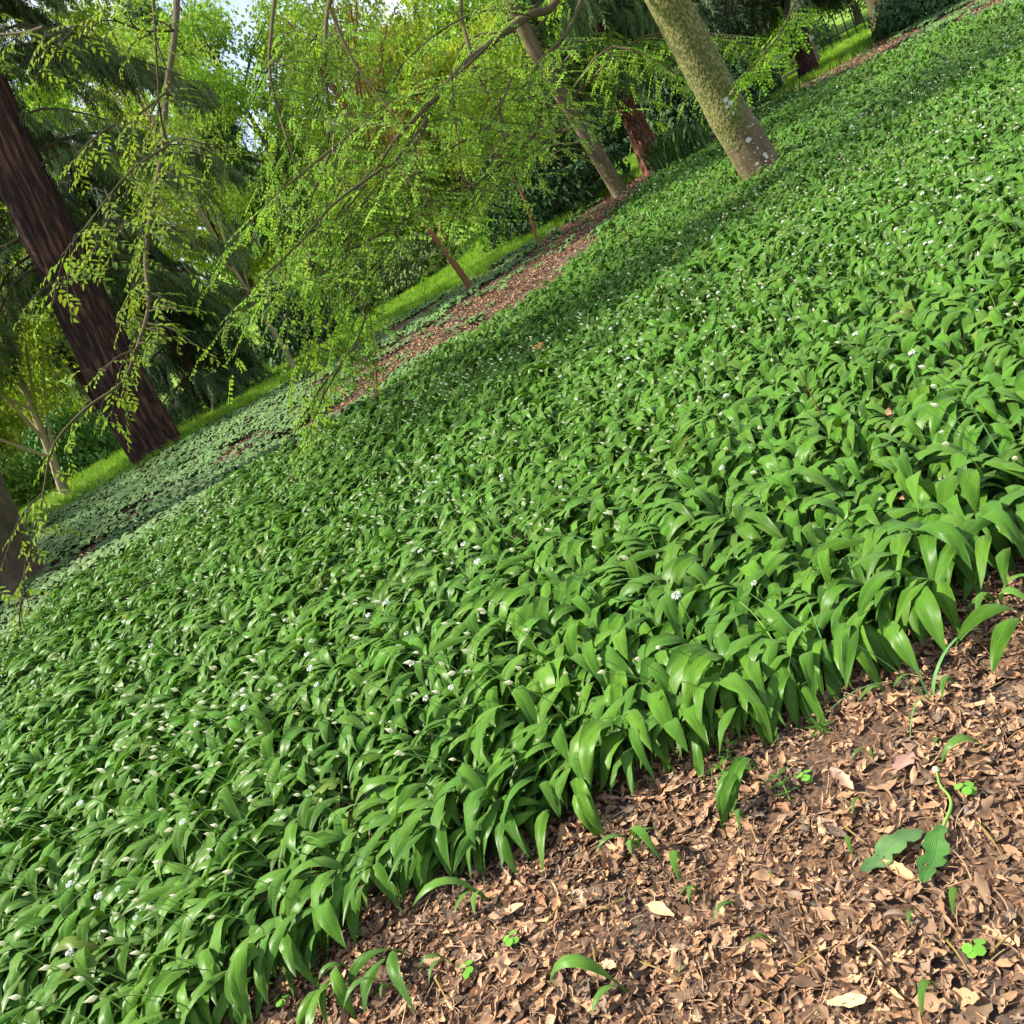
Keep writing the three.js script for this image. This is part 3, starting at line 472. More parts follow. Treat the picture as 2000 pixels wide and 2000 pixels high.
shrub('bramble_shrub', 'bright leafy bush beside the railing', { seed: 420, base: onGround(1690, 70).add(V(0, 0, -6)), w: 4.2, h: 1.6, count: 320, tint: [3, 2.6, 1.4] });

// ------------------------------------------------------------------ iron railing and waymark post at the far right
{
  const t = thing(new THREE.Group(), 'iron_railing', 'dark iron park railing of thin posts and rails beyond the yew', 'railing');
  const a = gx(850, 37), b = gx(1100, 36); t.position.copy(a);
  const post = new THREE.BoxGeometry(0.05, 1.3, 0.02), n = 15;
  const p = (i) => { const q = a.clone().lerp(b, i / (n - 1)); q.y = height(q.x, q.z); return q.sub(a); };
  for (let i = 0; i < n; i++) { const m = mesh(post, M.iron, 'post', t); m.position.copy(p(i)).y += 0.6; }
  for (const y of [0.2, 0.48, 0.76, 1.04, 1.2]) mesh(limb(Array.from({ length: n }, (_, i) => p(i).add(V(0, y, 0.022))), 0.014, 0.014, 6, 2), M.iron, 'rail', t);
  const w = thing(new THREE.Group(), 'waymark_post', 'short timber post with a white round marker beside the yew', 'post');
  const wb = onGround(1528, 172); w.position.copy(wb); w.rotation.y = -0.4;
  const bev = new THREE.ExtrudeGeometry(new THREE.Shape([[-0.08, -0.08], [0.08, -0.08], [0.08, 0.08], [-0.08, 0.08]].map(([x, y]) => new THREE.Vector2(x, y))), { depth: 1.3, bevelSize: 0.012, bevelThickness: 0.03, bevelSegments: 2 }); bev.rotateX(-Math.PI / 2); bev.translate(0, -0.3, 0);
  mesh(bev, M.timber, 'post', w);
  const disc = mesh(new THREE.CylinderGeometry(0.085, 0.085, 0.014, 24), M.whitePaint, 'marker', w); disc.rotation.x = Math.PI / 2; disc.position.set(0, 0.72, 0.1);
  const f = thing(new THREE.Group(), 'timber_gate', 'pale timber gate rails between the waymark post and the yew', 'gate'); f.position.copy(wb).add(V(0.22, 0, -0.25));
  for (const y of [0.3, 0.62, 0.95]) { const r = mesh(new THREE.BoxGeometry(1.5, 0.1, 0.04), y > 0.9 ? M.whitePaint : M.timber, 'rail', f); r.position.set(0.75, y, 0); r.rotation.z = 0.05; }
  for (const x of [0.12, 1.42]) { const r = mesh(new THREE.BoxGeometry(0.09, 1.35, 0.05), M.timber, 'upright', f); r.position.set(x, 0.45, -0.047); }
}

// ------------------------------------------------------------------ wild garlic
// one leaf: stalk rising from the ground, blade bending over towards heading az (0 = +z)
function garlicLeaf(o, nL = 10, nW = 4) {
  const pos = [], uv = [], idx = []; let p = V(0, 0, 0), az = o.az;
  const step = o.len / nL;
  for (let i = 0; i <= nL; i++) {
    const s = i / nL, e = lerp(o.e0, o.e1, sstep(o.b0, o.b1, s)), a = az + o.swing * s, d = V(Math.sin(a) * Math.cos(e), Math.sin(e), Math.cos(a) * Math.cos(e));
    const tw = o.twist * sstep(0.3, 1, s), side0 = V(Math.cos(a), 0, -Math.sin(a)), nrm0 = new THREE.Vector3().crossVectors(d, side0).normalize();
    const side = side0.clone().multiplyScalar(Math.cos(tw)).addScaledVector(nrm0, Math.sin(tw)), nrm = new THREE.Vector3().crossVectors(d, side).normalize();
    const b = clamp((s - o.pet) / (1 - o.pet)), w = s < o.pet ? 0.0035 : Math.max(0.0035 * (1 - b), o.w * 0.5 * Math.pow(Math.sin(Math.PI * Math.pow(b, 0.82)), 0.8));
    for (let k = 0; k <= nW; k++) {
      const c = k / nW * 2 - 1, lift = -o.fold * Math.abs(c) * w + o.wave * w * Math.sin(s * o.wf + c * 2.2 + o.ph) * c * c;
      pos.push(p.x + side.x * c * w + nrm.x * lift, p.y + side.y * c * w + nrm.y * lift, p.z + side.z * c * w + nrm.z * lift); uv.push(k / nW, b);
    }
    p = p.clone().addScaledVector(d, step);
  }
  for (let i = 0; i < nL; i++) for (let k = 0; k < nW; k++) { const a = i * (nW + 1) + k, b = a + nW + 1; idx.push(a, a + 1, b, b, a + 1, b + 1); }
  return build(pos, idx, uv);
}
const leafKind = (R, k) => ({ az: (k ? (R() - 0.5) * 1.7 : (R() - 0.5) * 0.5), len: 0.3 + R() * 0.16, pet: 0.25 + R() * 0.1, w: 0.033 + R() * 0.024, e0: 0.95 + R() * 0.35, e1: -0.45 - R() * 0.95, b0: 0.05 + R() * 0.14, b1: 0.7 + R() * 0.3, swing: (R() - 0.5) * 0.9, twist: (R() - 0.5) * 1.7, fold: (R() - 0.3) * 0.6, wave: 0.2 + 0.3 * R(), wf: 9 + R() * 8, ph: R() * 6 });
function flowerStalk(R, open) {
  const h = 0.31 + R() * 0.09, q = [V(0, 0, 0), V(0.01, h * 0.6, 0.01 + R() * 0.04), V((R() - 0.5) * 0.1, h, 0.03 + R() * 0.1)], stalk = limb(q, 0.0024, 0.0014, 5, 5);
  const c = new THREE.CatmullRomCurve3(q), end = c.getPoint(1), dir = c.getTangent(1).add(V(0, -0.3, 0.3)).normalize(); let head;
  if (!open) { head = new THREE.LatheGeometry([[0, -0.001], [0.0035, 0.002], [0.0075, 0.01], [0.007, 0.017], [0.0035, 0.026], [0, 0.035]].map(([x, y]) => new THREE.Vector2(x, y)), 8); head.applyQuaternion(new THREE.Quaternion().setFromUnitVectors(Y, dir)); head.translate(end.x, end.y, end.z); }
  else {
    const pos = [], idx = [];
    for (let k = 0; k < 7; k++) {
      const a = k * 2.4, el = 0.25 + 0.9 * R(), d = V(Math.cos(a) * Math.cos(el), Math.sin(el), Math.sin(a) * Math.cos(el)), ctr = end.clone().addScaledVector(d, 0.012), X = new THREE.Vector3().crossVectors(d, V(0.3, 0.2, 0.9)).normalize(), Z = new THREE.Vector3().crossVectors(d, X);
      for (let m = 0; m < 6; m++) { const f = m / 6 * 6.283, e = X.clone().multiplyScalar(Math.cos(f)).addScaledVector(Z, Math.sin(f)), s = new THREE.Vector3().crossVectors(d, e), b = pos.length / 3; for (const [l, w] of [[0, 0], [0.005, 0.0018], [0.009, 0], [0.005, -0.0018]]) { const v = ctr.clone().addScaledVector(e, l).addScaledVector(s, w).addScaledVector(d, l * 0.35); pos.push(v.x, v.y, v.z); } idx.push(b, b + 1, b + 2, b, b + 2, b + 3); }
    }
    head = build(pos, idx);
  }
  return { stalk, head, open };
}
const plantKinds = [], RK = rng(900);
for (let k = 0; k < 18; k++) { const n = 4 + (k % 3), ls = []; for (let i = 0; i < n; i++) { const o = leafKind(RK, i), g = garlicLeaf(o); g.translate((RK() - 0.5) * 0.05, 0, (RK() - 0.5) * 0.05); ls.push(g); } plantKinds.push({ leaves: ls, all: mergeGeometries(ls) }); }
const flowerKinds = []; for (let k = 0; k < 7; k++) flowerKinds.push(flowerStalk(RK, k > 5));
const LEAN = Math.atan2(-0.72, 0.7);                           // the bank leans towards the light, over the path
const farEdge = [[-60, 1290], [0, 1250], [130, 1120], [250, 1062], [420, 960], [520, 885], [730, 765], [900, 652], [1100, 532], [1180, 440], [1240, 375], [1350, 305], [1450, 235], [1530, 188], [1640, 150], [1760, 92], [1860, 40], [1990, 5]].map(([x, y]) => onGround(x, y, 0.15));
const edgeAt = (() => { const a = farEdge.map((p) => [Math.atan2(p.x, -p.z), Math.hypot(p.x, p.z)]).sort((m, n) => m[0] - n[0]); return (x, z) => { const t = Math.atan2(x, -z); if (t <= a[0][0]) return a[0][1]; for (let i = 1; i < a.length; i++) if (t < a[i][0]) return lerp(a[i - 1][1], a[i][1], (t - a[i - 1][0]) / (a[i][0] - a[i - 1][0])); return a[a.length - 1][1]; }; })();
const trunks = [[onGround(1488, 338), 0.62]];
function inGarlic(x, z) {
  if ((z > litterEdge(x) && (z > litterEdge(x) + 0.3 || hash(Math.round(x * 1000), Math.round(z * 1000), 5) > 0.035)) || Math.hypot(x, z) > edgeAt(x, z) + (fbm(x * 0.8, z * 0.8, 88, 3) - 0.5) * 1.2) return false;
  for (const [p, r] of trunks) if (Math.hypot(x - p.x, z - p.z) < r) return false;
  return true;
}
// patches of bare leaf litter between the trees, as outlines on the ground
const strips = [[[690, 790], [730, 765], [900, 652], [1100, 532], [1180, 440], [1240, 375], [1310, 325], [1290, 318], [1200, 375], [1090, 450], [1000, 525], [850, 635], [700, 735], [640, 775]],
  [[1490, 205], [1640, 154], [1775, 98], [1795, 72], [1735, 64], [1610, 104], [1495, 165]], [[240, 915], [380, 855], [480, 800], [560, 765], [545, 748], [440, 785], [370, 828], [250, 890]], [[120, 1130], [180, 1090], [270, 1050], [250, 1032], [150, 1072], [100, 1100]],
  [[400, 930], [500, 880], [540, 850], [520, 842], [430, 882], [390, 915]], [[0, 1240], [60, 1180], [110, 1140], [70, 1130], [0, 1190]], [[1850, 60], [1960, 15], [2000, 0], [1930, -10], [1860, 25]]].map((l) => l.map(([x, y]) => onGround(x, y)));
function inPoly(p, x, z) { let c = false; for (let i = 0, j = p.length - 1; i < p.length; j = i++) if (p[i].z > z !== p[j].z > z && x < (p[j].x - p[i].x) * (z - p[i].z) / (p[j].z - p[i].z) + p[i].x) c = !c; return c; }
const inStrip = (x, z) => strips.some((p) => inPoly(p, x + (noise(x * 2, z * 2, 301) - 0.5) * 1.1, z + (noise(x * 2, z * 2, 302) - 0.5) * 1.6));
const plants = [];
{
  const R = rng(1234);
  for (let d = 1.75; d < 34;) {
    const size = d < 5 ? 0.079 : d < 9 ? 0.092 : d < 16 ? 0.13 : 0.19;
    for (let x = -0.6 * d - 2; x < 0.84 * d + 1.6; x += size) { const px = x + (R() - 0.5) * size * 1.3, pz = -d + (R() - 0.5) * size * 1.3; if (!inGarlic(px, pz) || (d > 9 && R() < 0.95 && inStrip(px, pz))) continue; const thin = fbm(px * 1.1, pz * 1.1, 95, 3); if (R() > 0.6 + thin * 0.9) continue; plants.push({ x: px, z: pz, k: Math.floor(R() * 18), a: LEAN + (R() - 0.5) * 1.1, s: (0.6 + 0.46 * R()) * (0.8 + 0.4 * thin) * (d > 16 ? 1.15 : 1), tone: 0.8 + 0.4 * R(), warm: R() < 0.008 ? 3.4 : R(), f: R() / (0.35 + 1.4 * sstep(0.38, 0.62, fbm(px * 0.7, pz * 0.7, 171, 3))), fk: R() < 0.1 ? 6 : Math.floor(R() * 6), tilt: (R() - 0.5) * 0.3, roll: (R() - 0.5) * 0.3 }); }
    d += size * 0.95;
  }
}
function plantMatrix(p) { return matrixOf(V(p.x, height(p.x, p.z) - 0.01, p.z), new THREE.Quaternion().setFromEuler(new THREE.Euler(p.tilt, p.a, p.roll, 'YXZ')), p.s); }
const viewMatrix = (() => { camera.updateMatrixWorld(true); camera.updateProjectionMatrix(); return new THREE.Matrix4().multiplyMatrices(camera.projectionMatrix, camera.matrixWorld.clone().invert()); })();
const seen = (p, m = 1) => { const q = p.clone().applyMatrix4(viewMatrix); return Math.abs(q.x) < m && Math.abs(q.y) < m && q.z < 1; };
{
  const inView = plants.filter((p) => seen(V(p.x, 0.2, p.z), 1.02)).sort((a, b) => Math.hypot(a.x, a.z) - Math.hypot(b.x, b.z)), single = new Set(inView.slice(0, 300));
  const tones = [0.85, 0.95, 1.05, 1.18].map((k, i) => { const m = M.garlic.clone(); m.color.multiplyScalar(k); m.color.r *= 0.92 + 0.07 * i; return m; });
  const proto = new Map();
  for (const p of single) {
    const tone = Math.min(3, Math.floor((p.tone - 0.8) / 0.1)), fl = p.f < 0.24 ? p.fk : -1, key = `${p.k}|${tone}|${fl}`;
    if (!proto.has(key)) {
      const g = new THREE.Group(); plantKinds[p.k].leaves.forEach((l) => mesh(l, tones[tone], 'leaf', g));
      if (fl >= 0) { const f = flowerKinds[fl], st = mesh(f.stalk, M.stalk, 'flower_stalk', g); mesh(f.head, f.open ? M.petal : M.bud, f.open ? 'flower' : 'flower_bud', st); }
      proto.set(key, g);
    }
    const o = proto.get(key).clone();
    thing(o, 'garlic_plant', 'broad-leaved wild garlic plant in the front of the dense bank along the litter', 'plant', 'wild garlic plants at the front of the bank');
    plantMatrix(p).decompose(o.position, o.quaternion, o.scale);
  }
  const rest = plants.filter((p) => !single.has(p)), ms = plantKinds.map(() => []), cs = plantKinds.map(() => []), fm = flowerKinds.map(() => []);
  for (const p of rest) { ms[p.k].push(plantMatrix(p)); cs[p.k].push(lin(p.tone * (0.92 + 0.22 * p.warm), p.tone, p.tone)); if (p.f < 0.24) fm[p.fk].push(plantMatrix(p)); }
  const bank = thing(new THREE.Group(), 'garlic_bank', 'dense carpet of wild garlic leaves covering the slope', 'ground cover', null, 'stuff');
  plantKinds.forEach((k, i) => instanced(k.all, M.garlic, ms[i], cs[i], 'leaves', bank));
  flowerKinds.forEach((f, i) => { instanced(f.stalk, M.stalk, fm[i], null, 'flower_stalks', bank); instanced(f.head, f.open ? M.petal : M.bud, fm[i], null, f.open ? 'flowers' : 'flower_buds', bank); });
}

// ------------------------------------------------------------------ leaf litter
function deadLeaf(seed, L, W, lobes, curl, cup) {
  const R = rng(seed), n = 8, pos = [], idx = [], side = R() - 0.5;
  let p = V(0, 0, -L / 2), e = -curl * 0.5;
  for (let i = 0; i <= n; i++) {
    const s = i / n, w = W * 0.5 * Math.pow(Math.sin(Math.PI * Math.pow(clamp(s, 0.02, 0.985), 0.9)), 0.75) * (1 - lobes * (0.5 + 0.5 * Math.cos(s * 6.283 * 3.5 + seed)) * 0.6) + 0.0008, yb = p.y;
    for (const c of [-1, -0.5, 0, 0.5, 1]) { const h = cup * w * c * c + 0.25 * w * Math.sin(s * 7 + seed) * c; pos.push(c * w * (0.85 + 0.3 * R()) + side * L * 0.5 * s * s, yb + h + (R() - 0.5) * W * 0.16, p.z + (R() - 0.5) * L * 0.05); }
    p = p.clone().add(V(0, Math.sin(e) * L / n, Math.cos(e) * L / n)); e += curl / n * (0.6 + 0.8 * R());
  }
  for (let i = 0; i < n; i++) for (let k = 0; k < 4; k++) { const a = i * 5 + k, b = a + 5; idx.push(a, b, a + 1, a + 1, b, b + 1); }
  const g = build(pos, idx); g.computeBoundingBox(); g.translate(0, -g.boundingBox.min.y * 0.6, 0); return g;
}
const dead = [deadLeaf(1, 0.05, 0.02, 0.5, 1.1, 0.5), deadLeaf(2, 0.042, 0.016, 0.2, 1.6, 0.9), deadLeaf(3, 0.06, 0.024, 0.7, 0.8, -0.3), deadLeaf(4, 0.036, 0.02, 0.3, -0.8, 0.6), deadLeaf(5, 0.046, 0.009, 0, 1.2, 1.1), deadLeaf(6, 0.055, 0.028, 0.8, 0.5, 0.4), deadLeaf(7, 0.028, 0.014, 0.2, 1.8, 1.2), deadLeaf(8, 0.04, 0.007, 0.1, 2.4, 1.3), deadLeaf(9, 0.03, 0.011, 0.7, 1.4, 0.8), deadLeaf(10, 0.035, 0.006, 0, -1.5, 1), deadLeaf(11, 0.022, 0.012, 0.8, 1.0, 0.9)];
const brown = (R) => { const k = 0.42 + 1.0 * Math.pow(R(), 1.4), g = R(), a = R() < 0.12 ? 0.6 : 0; return lin(k * lerp(lerp(0.28, 0.32, g), 0.18, a), k * lerp(lerp(0.145, 0.2, g), 0.15, a), k * lerp(lerp(0.07, 0.115, g), 0.115, a)); };
{
  const R = rng(4321), ms = dead.map(() => []), cs = dead.map(() => []), big = [];
  const put = (x, z, s, lift, flat) => {
    const k = Math.floor(R() * dead.length), m = matrixOf(V(x, height(x, z) + lift, z), new THREE.Quaternion().setFromEuler(new THREE.Euler((R() - 0.5) * flat, R() * 6.283, (R() - 0.5) * flat, 'YXZ')), s);
    if (s > 0.95 && lift < 0.02 && -z < 2.5 && seen(V(x, 0, z), 0.99) && big.length < 300) big.push([k, m, brown(R)]); else { ms[k].push(m); cs[k].push(brown(R)); }
  };
  const bare = (x, z) => sstep(0.54, 0.64, fbm(x * 2.1 + 30, z * 2.1, 123, 4));
  for (let i = 0; i < 72000; i++) { const x = -2.6 + R() * 5.6, z = -0.35 - R() * 2.5; if (R() < bare(x, z) * 0.75) continue; put(x, z, 0.3 + Math.pow(R(), 2.8) * 1.15, 0.002 + R() * 0.012, 0.9); }
  // the brown strips among the trees
  for (const poly of strips) { const x0 = Math.min(...poly.map((p) => p.x)), x1 = Math.max(...poly.map((p) => p.x)), z0 = Math.min(...poly.map((p) => p.z)), z1 = Math.max(...poly.map((p) => p.z)); for (let i = 0; i < (x1 - x0) * (z1 - z0) * 330; i++) { const x = lerp(x0, x1, R()), z = lerp(z0, z1, R()); if (inPoly(poly, x + (noise(x * 2, z * 2, 301) - 0.5) * 1.1, z + (noise(x * 2, z * 2, 302) - 0.5) * 1.6)) put(x, z, 0.9 + R() * 1.1, 0.004 + R() * 0.03, 0.9); } }
  // thin scatter under the plants and trees
  for (let i = 0; i < 16000; i++) { const d = 2.5 + R() * 24, x = (-0.6 + R() * 1.2) * d; put(x, -d, 0.9 + R() * 0.9, 0.003 + R() * 0.01, 0.8); }
  const litter = thing(new THREE.Group(), 'leaf_litter', 'thick brown litter of dead leaf fragments over the path and strips', 'leaf litter', null, 'stuff');
  dead.forEach((g, i) => instanced(g, M.deadLeaf, ms[i], cs[i], 'dead_leaves', litter));
  const browns = Array.from({ length: 10 }, (_, i) => { const m = M.deadLeaf.clone(); m.color.copy(brown(rng(i * 31 + 5))); return m; });
  big.forEach(([k, m], i) => { const o = mesh(dead[k], browns[i % 10]); thing(o, 'dead_leaf', 'larger curled brown dead leaf lying on the path litter', 'leaf', 'larger dead leaves on the path'); m.decompose(o.position, o.quaternion, o.scale); });
  // needles and bits
  const bit = limb([V(-0.02, 0, 0), V(0, 0.003, 0.002), V(0.022, 0, -0.002)], 0.0011, 0.0006, 3, 2), bm = [], bc = [];
  for (let i = 0; i < 5000; i++) { const x = -2.2 + R() * 5, z = -0.4 - R() * 2; bm.push(matrixOf(V(x, height(x, z) + 0.008 + R() * 0.008, z), new THREE.Quaternion().setFromEuler(new THREE.Euler((R() - 0.5) * 0.6, R() * 6.28, (R() - 0.5) * 0.6)), 0.6 + R() * 1.2)); bc.push(brown(R)); }
  instanced(bit, M.deadLeaf, bm, bc, 'needles', litter);
  // the large leaves one can pick out
  const lone = (px, py, L, W, lob, curl, cup, turn, col, label) => { const o = mesh(deadLeaf(Math.round(px), L, W, lob, curl, cup), std({ color: col, side: THREE.DoubleSide, roughness: 0.85 })), p = onGround(px, py); thing(o, 'dead_leaf', label, 'leaf'); o.position.copy(p).add(V(0, 0.018, 0)); o.rotation.y = turn; };
  lone(1668, 1978, 0.075, 0.032, 0.5, 0.5, 0.3, 1.2, lin(0.5, 0.34, 0.18), 'big pale tan toothed dead leaf at the bottom edge of the path');
  lone(1775, 1508, 0.085, 0.045, 0.6, 0.4, 0.5, 1.9, lin(0.3, 0.17, 0.13), 'large purplish-brown lobed dead leaf below the grass tuft');
  lone(1655, 1530, 0.1, 0.038, 0.7, 0.5, 0.5, 0.3, lin(0.33, 0.2, 0.14), 'long brown lobed dead leaf above the torn green leaves');
  lone(1770, 1720, 0.09, 0.03, 0.4, 0.7, 0.6, 0.5, lin(0.42, 0.25, 0.12), 'long tan dead leaf between the two torn green leaves and the path');
  lone(1000, 1800, 0.1, 0.04, 0.5, 0.5, 0.4, 1.3, lin(0.4, 0.24, 0.14), 'broad tan dead leaf just below the drooping garlic tips');
  lone(1300, 1790, 0.085, 0.034, 0.6, 0.5, 0.4, 0.8, lin(0.45, 0.29, 0.16), 'pale jagged dead leaf in the middle of the litter');
  // twigs on the path
  const tw = [[1110, 1766, 1026, 1890], [1840, 1835, 1905, 1925], [1165, 1860, 1180, 1985], [1915, 1620, 1965, 1690], [1560, 1895, 1640, 1860], [1250, 1890, 1340, 1925], [1655, 1625, 1700, 1660], [1940, 1880, 2000, 1830], [1230, 1770, 1160, 1800], [1480, 1960, 1530, 1990], [860, 1925, 900, 1990], [1860, 1480, 1930, 1450]];
  tw.forEach(([a, b, c, d]) => { const p = onGround(a, b), q = onGround(c, d), o = mesh(limb([V(0, 0.014, 0), q.clone().sub(p).multiplyScalar(0.5).add(V((R() - 0.5) * 0.012, 0.02, (R() - 0.5) * 0.012)), q.clone().sub(p).add(V(0, 0.012, 0))], 0.0028, 0.0012, 6, 4), M.deadTwig); thing(o, 'fallen_twig', 'thin dry twig lying on the brown litter', 'twig', 'dry twigs on the path'); o.position.copy(p); });
}

// ------------------------------------------------------------------ small plants at the edge of the path
{
  const R = rng(7777);
  // young garlic shoots standing alone on the litter
  const kinds = Array.from({ length: 6 }, (_, i) => garlicLeaf({ az: 0, len: 0.12 + 0.02 * i, pet: 0.2, w: 0.016 + 0.003 * (i % 3), e0: 1.25, e1: -0.3 - 0.15 * i, b0: 0.2, b1: 0.9, swing: 0.3 - 0.1 * i, twist: 0.5 - 0.2 * i, fold: 0.3, wave: 0.2, wf: 9, ph: i }, 9, 3));
  const bright = M.garlic.clone(); bright.color.setRGB(0.13, 0.3, 0.03);
  const shoot = (px, py, n, s, turn, label, group) => { const g = thing(new THREE.Group(), 'garlic_shoot', label ?? 'single small wild garlic shoot standing alone on the brown litter', 'plant', label ? null : 'small garlic shoots on the litter'), p = onGround(px, py); g.position.copy(p); for (let i = 0; i < n; i++) { const m = mesh(kinds[Math.floor(R() * 6)], bright, 'leaf', g); m.scale.setScalar(s * (0.8 + 0.4 * R())); m.rotation.y = turn + (i - (n - 1) / 2) * 0.8 + (R() - 0.5) * 0.6; m.position.set((R() - 0.5) * 0.01, -0.005, (R() - 0.5) * 0.01); } };
  for (const [x, y, n, s] of [[1305, 1640, 1, 0.8], [1335, 1690, 1, 0.8], [1370, 1740, 2, 0.7], [1458, 1600, 1, 0.7], [1450, 1775, 2, 0.7], [1505, 1705, 1, 0.5], [1520, 1850, 1, 0.9], [1665, 1650, 1, 0.7], [1695, 1575, 1, 0.5], [1705, 1480, 2, 0.45], [1845, 1455, 1, 0.5], [1945, 1480, 1, 0.8], [1885, 1760, 1, 0.6], [1790, 1790, 1, 0.4], [560, 1935, 1, 0.9], [700, 1900, 2, 0.9], [470, 1925, 3, 1], [770, 1935, 2, 1], [620, 1900, 2, 0.9], [890, 1890, 2, 0.7], [1830, 1930, 1, 0.6], [1800, 1345, 1, 0.9], [1745, 1365, 1, 1], [1875, 1350, 1, 0.9], [1350, 1890, 1, 0.4]]) shoot(x, y, n, s, LEAN + (R() - 0.5) * 1.4);
  shoot(1235, 1945, 2, 1.2, LEAN - 0.6, 'paired bright garlic leaves alone near the bottom of the path');
  shoot(1250, 1660, 3, 1.15, LEAN + 0.3, 'small three-leaved garlic plant just off the bank in the middle');
  shoot(1955, 1200, 4, 1.1, LEAN + 0.5, 'upright bright garlic tuft at the right edge on the litter');
  shoot(960, 1760, 3, 1.5, LEAN - 0.2, 'sprawling garlic plant whose long leaves reach over the litter');
  // cleavers: whorls of narrow leaves on a stem
  const whorlLeaf = (() => { const pos = [], idx = []; for (let i = 0; i <= 5; i++) { const s = i / 5, w = 0.0042 * Math.pow(Math.sin(Math.PI * clamp(s * 0.9 + 0.06)), 0.7); for (const c of [-1, 0, 1]) pos.push(c * w, -0.012 * s * s + 0.0012 * Math.abs(c), s * 0.045); } for (let i = 0; i < 5; i++) for (let k = 0; k < 2; k++) { const a = i * 3 + k, b = a + 3; idx.push(a, b, a + 1, a + 1, b, b + 1); } return build(pos, idx); })();
  const cl = leafy(lin(0.13, 0.32, 0.04), 0.3);
  const cleaver = (pts, nodes, s, label) => {
    const p0 = onGround(pts[0][0], pts[0][1]), g = thing(new THREE.Group(), 'cleavers_plant', label, 'plant'); g.position.copy(p0);
    const c = new THREE.CatmullRomCurve3(pts.map(([x, y, h], i) => (i ? onGround(x, y).sub(p0).add(V(0, h, 0)) : V(0, 0, 0)))); mesh(limb(c.points, 0.002, 0.001, 5, 5), M.stalk, 'stem', g);
    for (let k = 0; k < nodes; k++) { const t = (k + 0.7) / nodes, p = c.getPoint(Math.min(1, t)), T = c.getTangent(Math.min(1, t)), Q = basis(T, Y), n = 7; for (let i = 0; i < n; i++) { const a = i / n * 6.283 + k, d = V(Math.cos(a), Math.sin(a), 0.45).applyQuaternion(Q); const m = mesh(whorlLeaf, cl, 'leaf', g); m.position.copy(p); m.quaternion.copy(basis(d, T)); m.scale.setScalar(s * (0.7 + 0.3 * t)); } }
  };
  cleaver([[1590, 1420, 0], [1570, 1370, 0.1], [1520, 1300, 0.18], [1480, 1275, 0.22]], 3, 1.15, 'tall cleavers with star whorls leaning over the garlic at the litter edge');
  cleaver([[1440, 1550, 0], [1430, 1540, 0.04], [1420, 1530, 0.06]], 3, 1, 'low cleavers sprig at the foot of the garlic left of the other sprig');
  cleaver([[1545, 1565, 0], [1540, 1555, 0.03], [1530, 1545, 0.05]], 3, 1, 'low cleavers sprig out on the litter beside a round seedling leaf');
  cleaver([[1590, 1430, 0], [1600, 1425, 0.02], [1610, 1440, 0.03]], 2, 0.9, 'cleavers sprig crouched at the base of the tall cleavers');
  cleaver([[1425, 1500, 0], [1430, 1490, 0.03], [1440, 1480, 0.05]], 3, 0.8, 'small cleavers sprig half under the garlic tips');
  // arching grass
  const blade = (p, dir, len, w, bend, name, g) => { const pos = [], idx = [], n = 12; let q = p.clone(), e = 1.25; const s = V(dir.z, 0, -dir.x).normalize(); for (let i = 0; i <= n; i++) { const t = i / n, ww = w * Math.pow(1 - t, 0.6) * Math.min(1, 0.5 + t * 3); for (const c of [-1, 0, 1]) pos.push(q.x + s.x * c * ww, q.y - (c ? 0 : ww * 0.5), q.z + s.z * c * ww); q = q.clone().add(V(dir.x * Math.cos(e), Math.sin(e), dir.z * Math.cos(e)).multiplyScalar(len / n)); e -= bend / n; } for (let i = 0; i < n; i++) for (let k = 0; k < 2; k++) { const a = i * 3 + k, b = a + 3; idx.push(a, b, a + 1, a + 1, b, b + 1); } mesh(build(pos, idx), grassMat, name, g); };
  const grassMat = leafy(lin(0.1, 0.24, 0.07), 0.25, { clearcoat: 0.2, clearcoatRoughness: 0.4 });
  const gt = (px, py, blades, label) => { const g = thing(new THREE.Group(), 'grass_tuft', label, 'grass'); g.position.copy(onGround(px, py)); for (const [a, len, w, bend] of blades) blade(V(0, -0.01, 0), V(Math.sin(a), 0, Math.cos(a)), len, w, bend, 'blade', g); };
  gt(1822, 1375, [[1.9, 0.34, 0.006, 2.3], [-2.2, 0.3, 0.004, 0.5], [-1.2, 0.42, 0.004, 1.4], [3.0, 0.26, 0.003, 0.4], [-0.8, 0.24, 0.004, 2.2]], 'grass tuft with one blade arching right over the litter');
  gt(1640, 1340, [[2.0, 0.36, 0.004, 2.4], [-2.0, 0.36, 0.004, 1.8], [2.8, 0.3, 0.003, 0.8], [-2.8, 0.4, 0.004, 0.9]], 'thin grass arching over the garlic at the litter edge');
  gt(1990, 960, [[-2.5, 0.5, 0.006, 0.6], [-2.2, 0.45, 0.005, 0.9], [-1.2, 0.4, 0.005, 1.6], [3.0, 0.42, 0.004, 0.4]], 'tall grass blades rising from the garlic at the right edge');
  for (const [x, y] of [[800, 900], [560, 1130], [370, 1290], [620, 1680], [200, 1480], [1420, 1010], [1180, 1180], [300, 1700]]) { const p = onGround(x, y + 30); const g = thing(new THREE.Group(), 'grass_tuft', 'lone thin grass blades sticking out of the garlic carpet', 'grass', 'grass blades in the garlic'); g.position.copy(p); for (let k = 0; k < 3; k++) { const a = R() * 6.28; blade(V(0, 0, 0), V(Math.sin(a), 0, Math.cos(a)), 0.42 + R() * 0.1, 0.004, 0.9 + R(), 'blade', g); } }
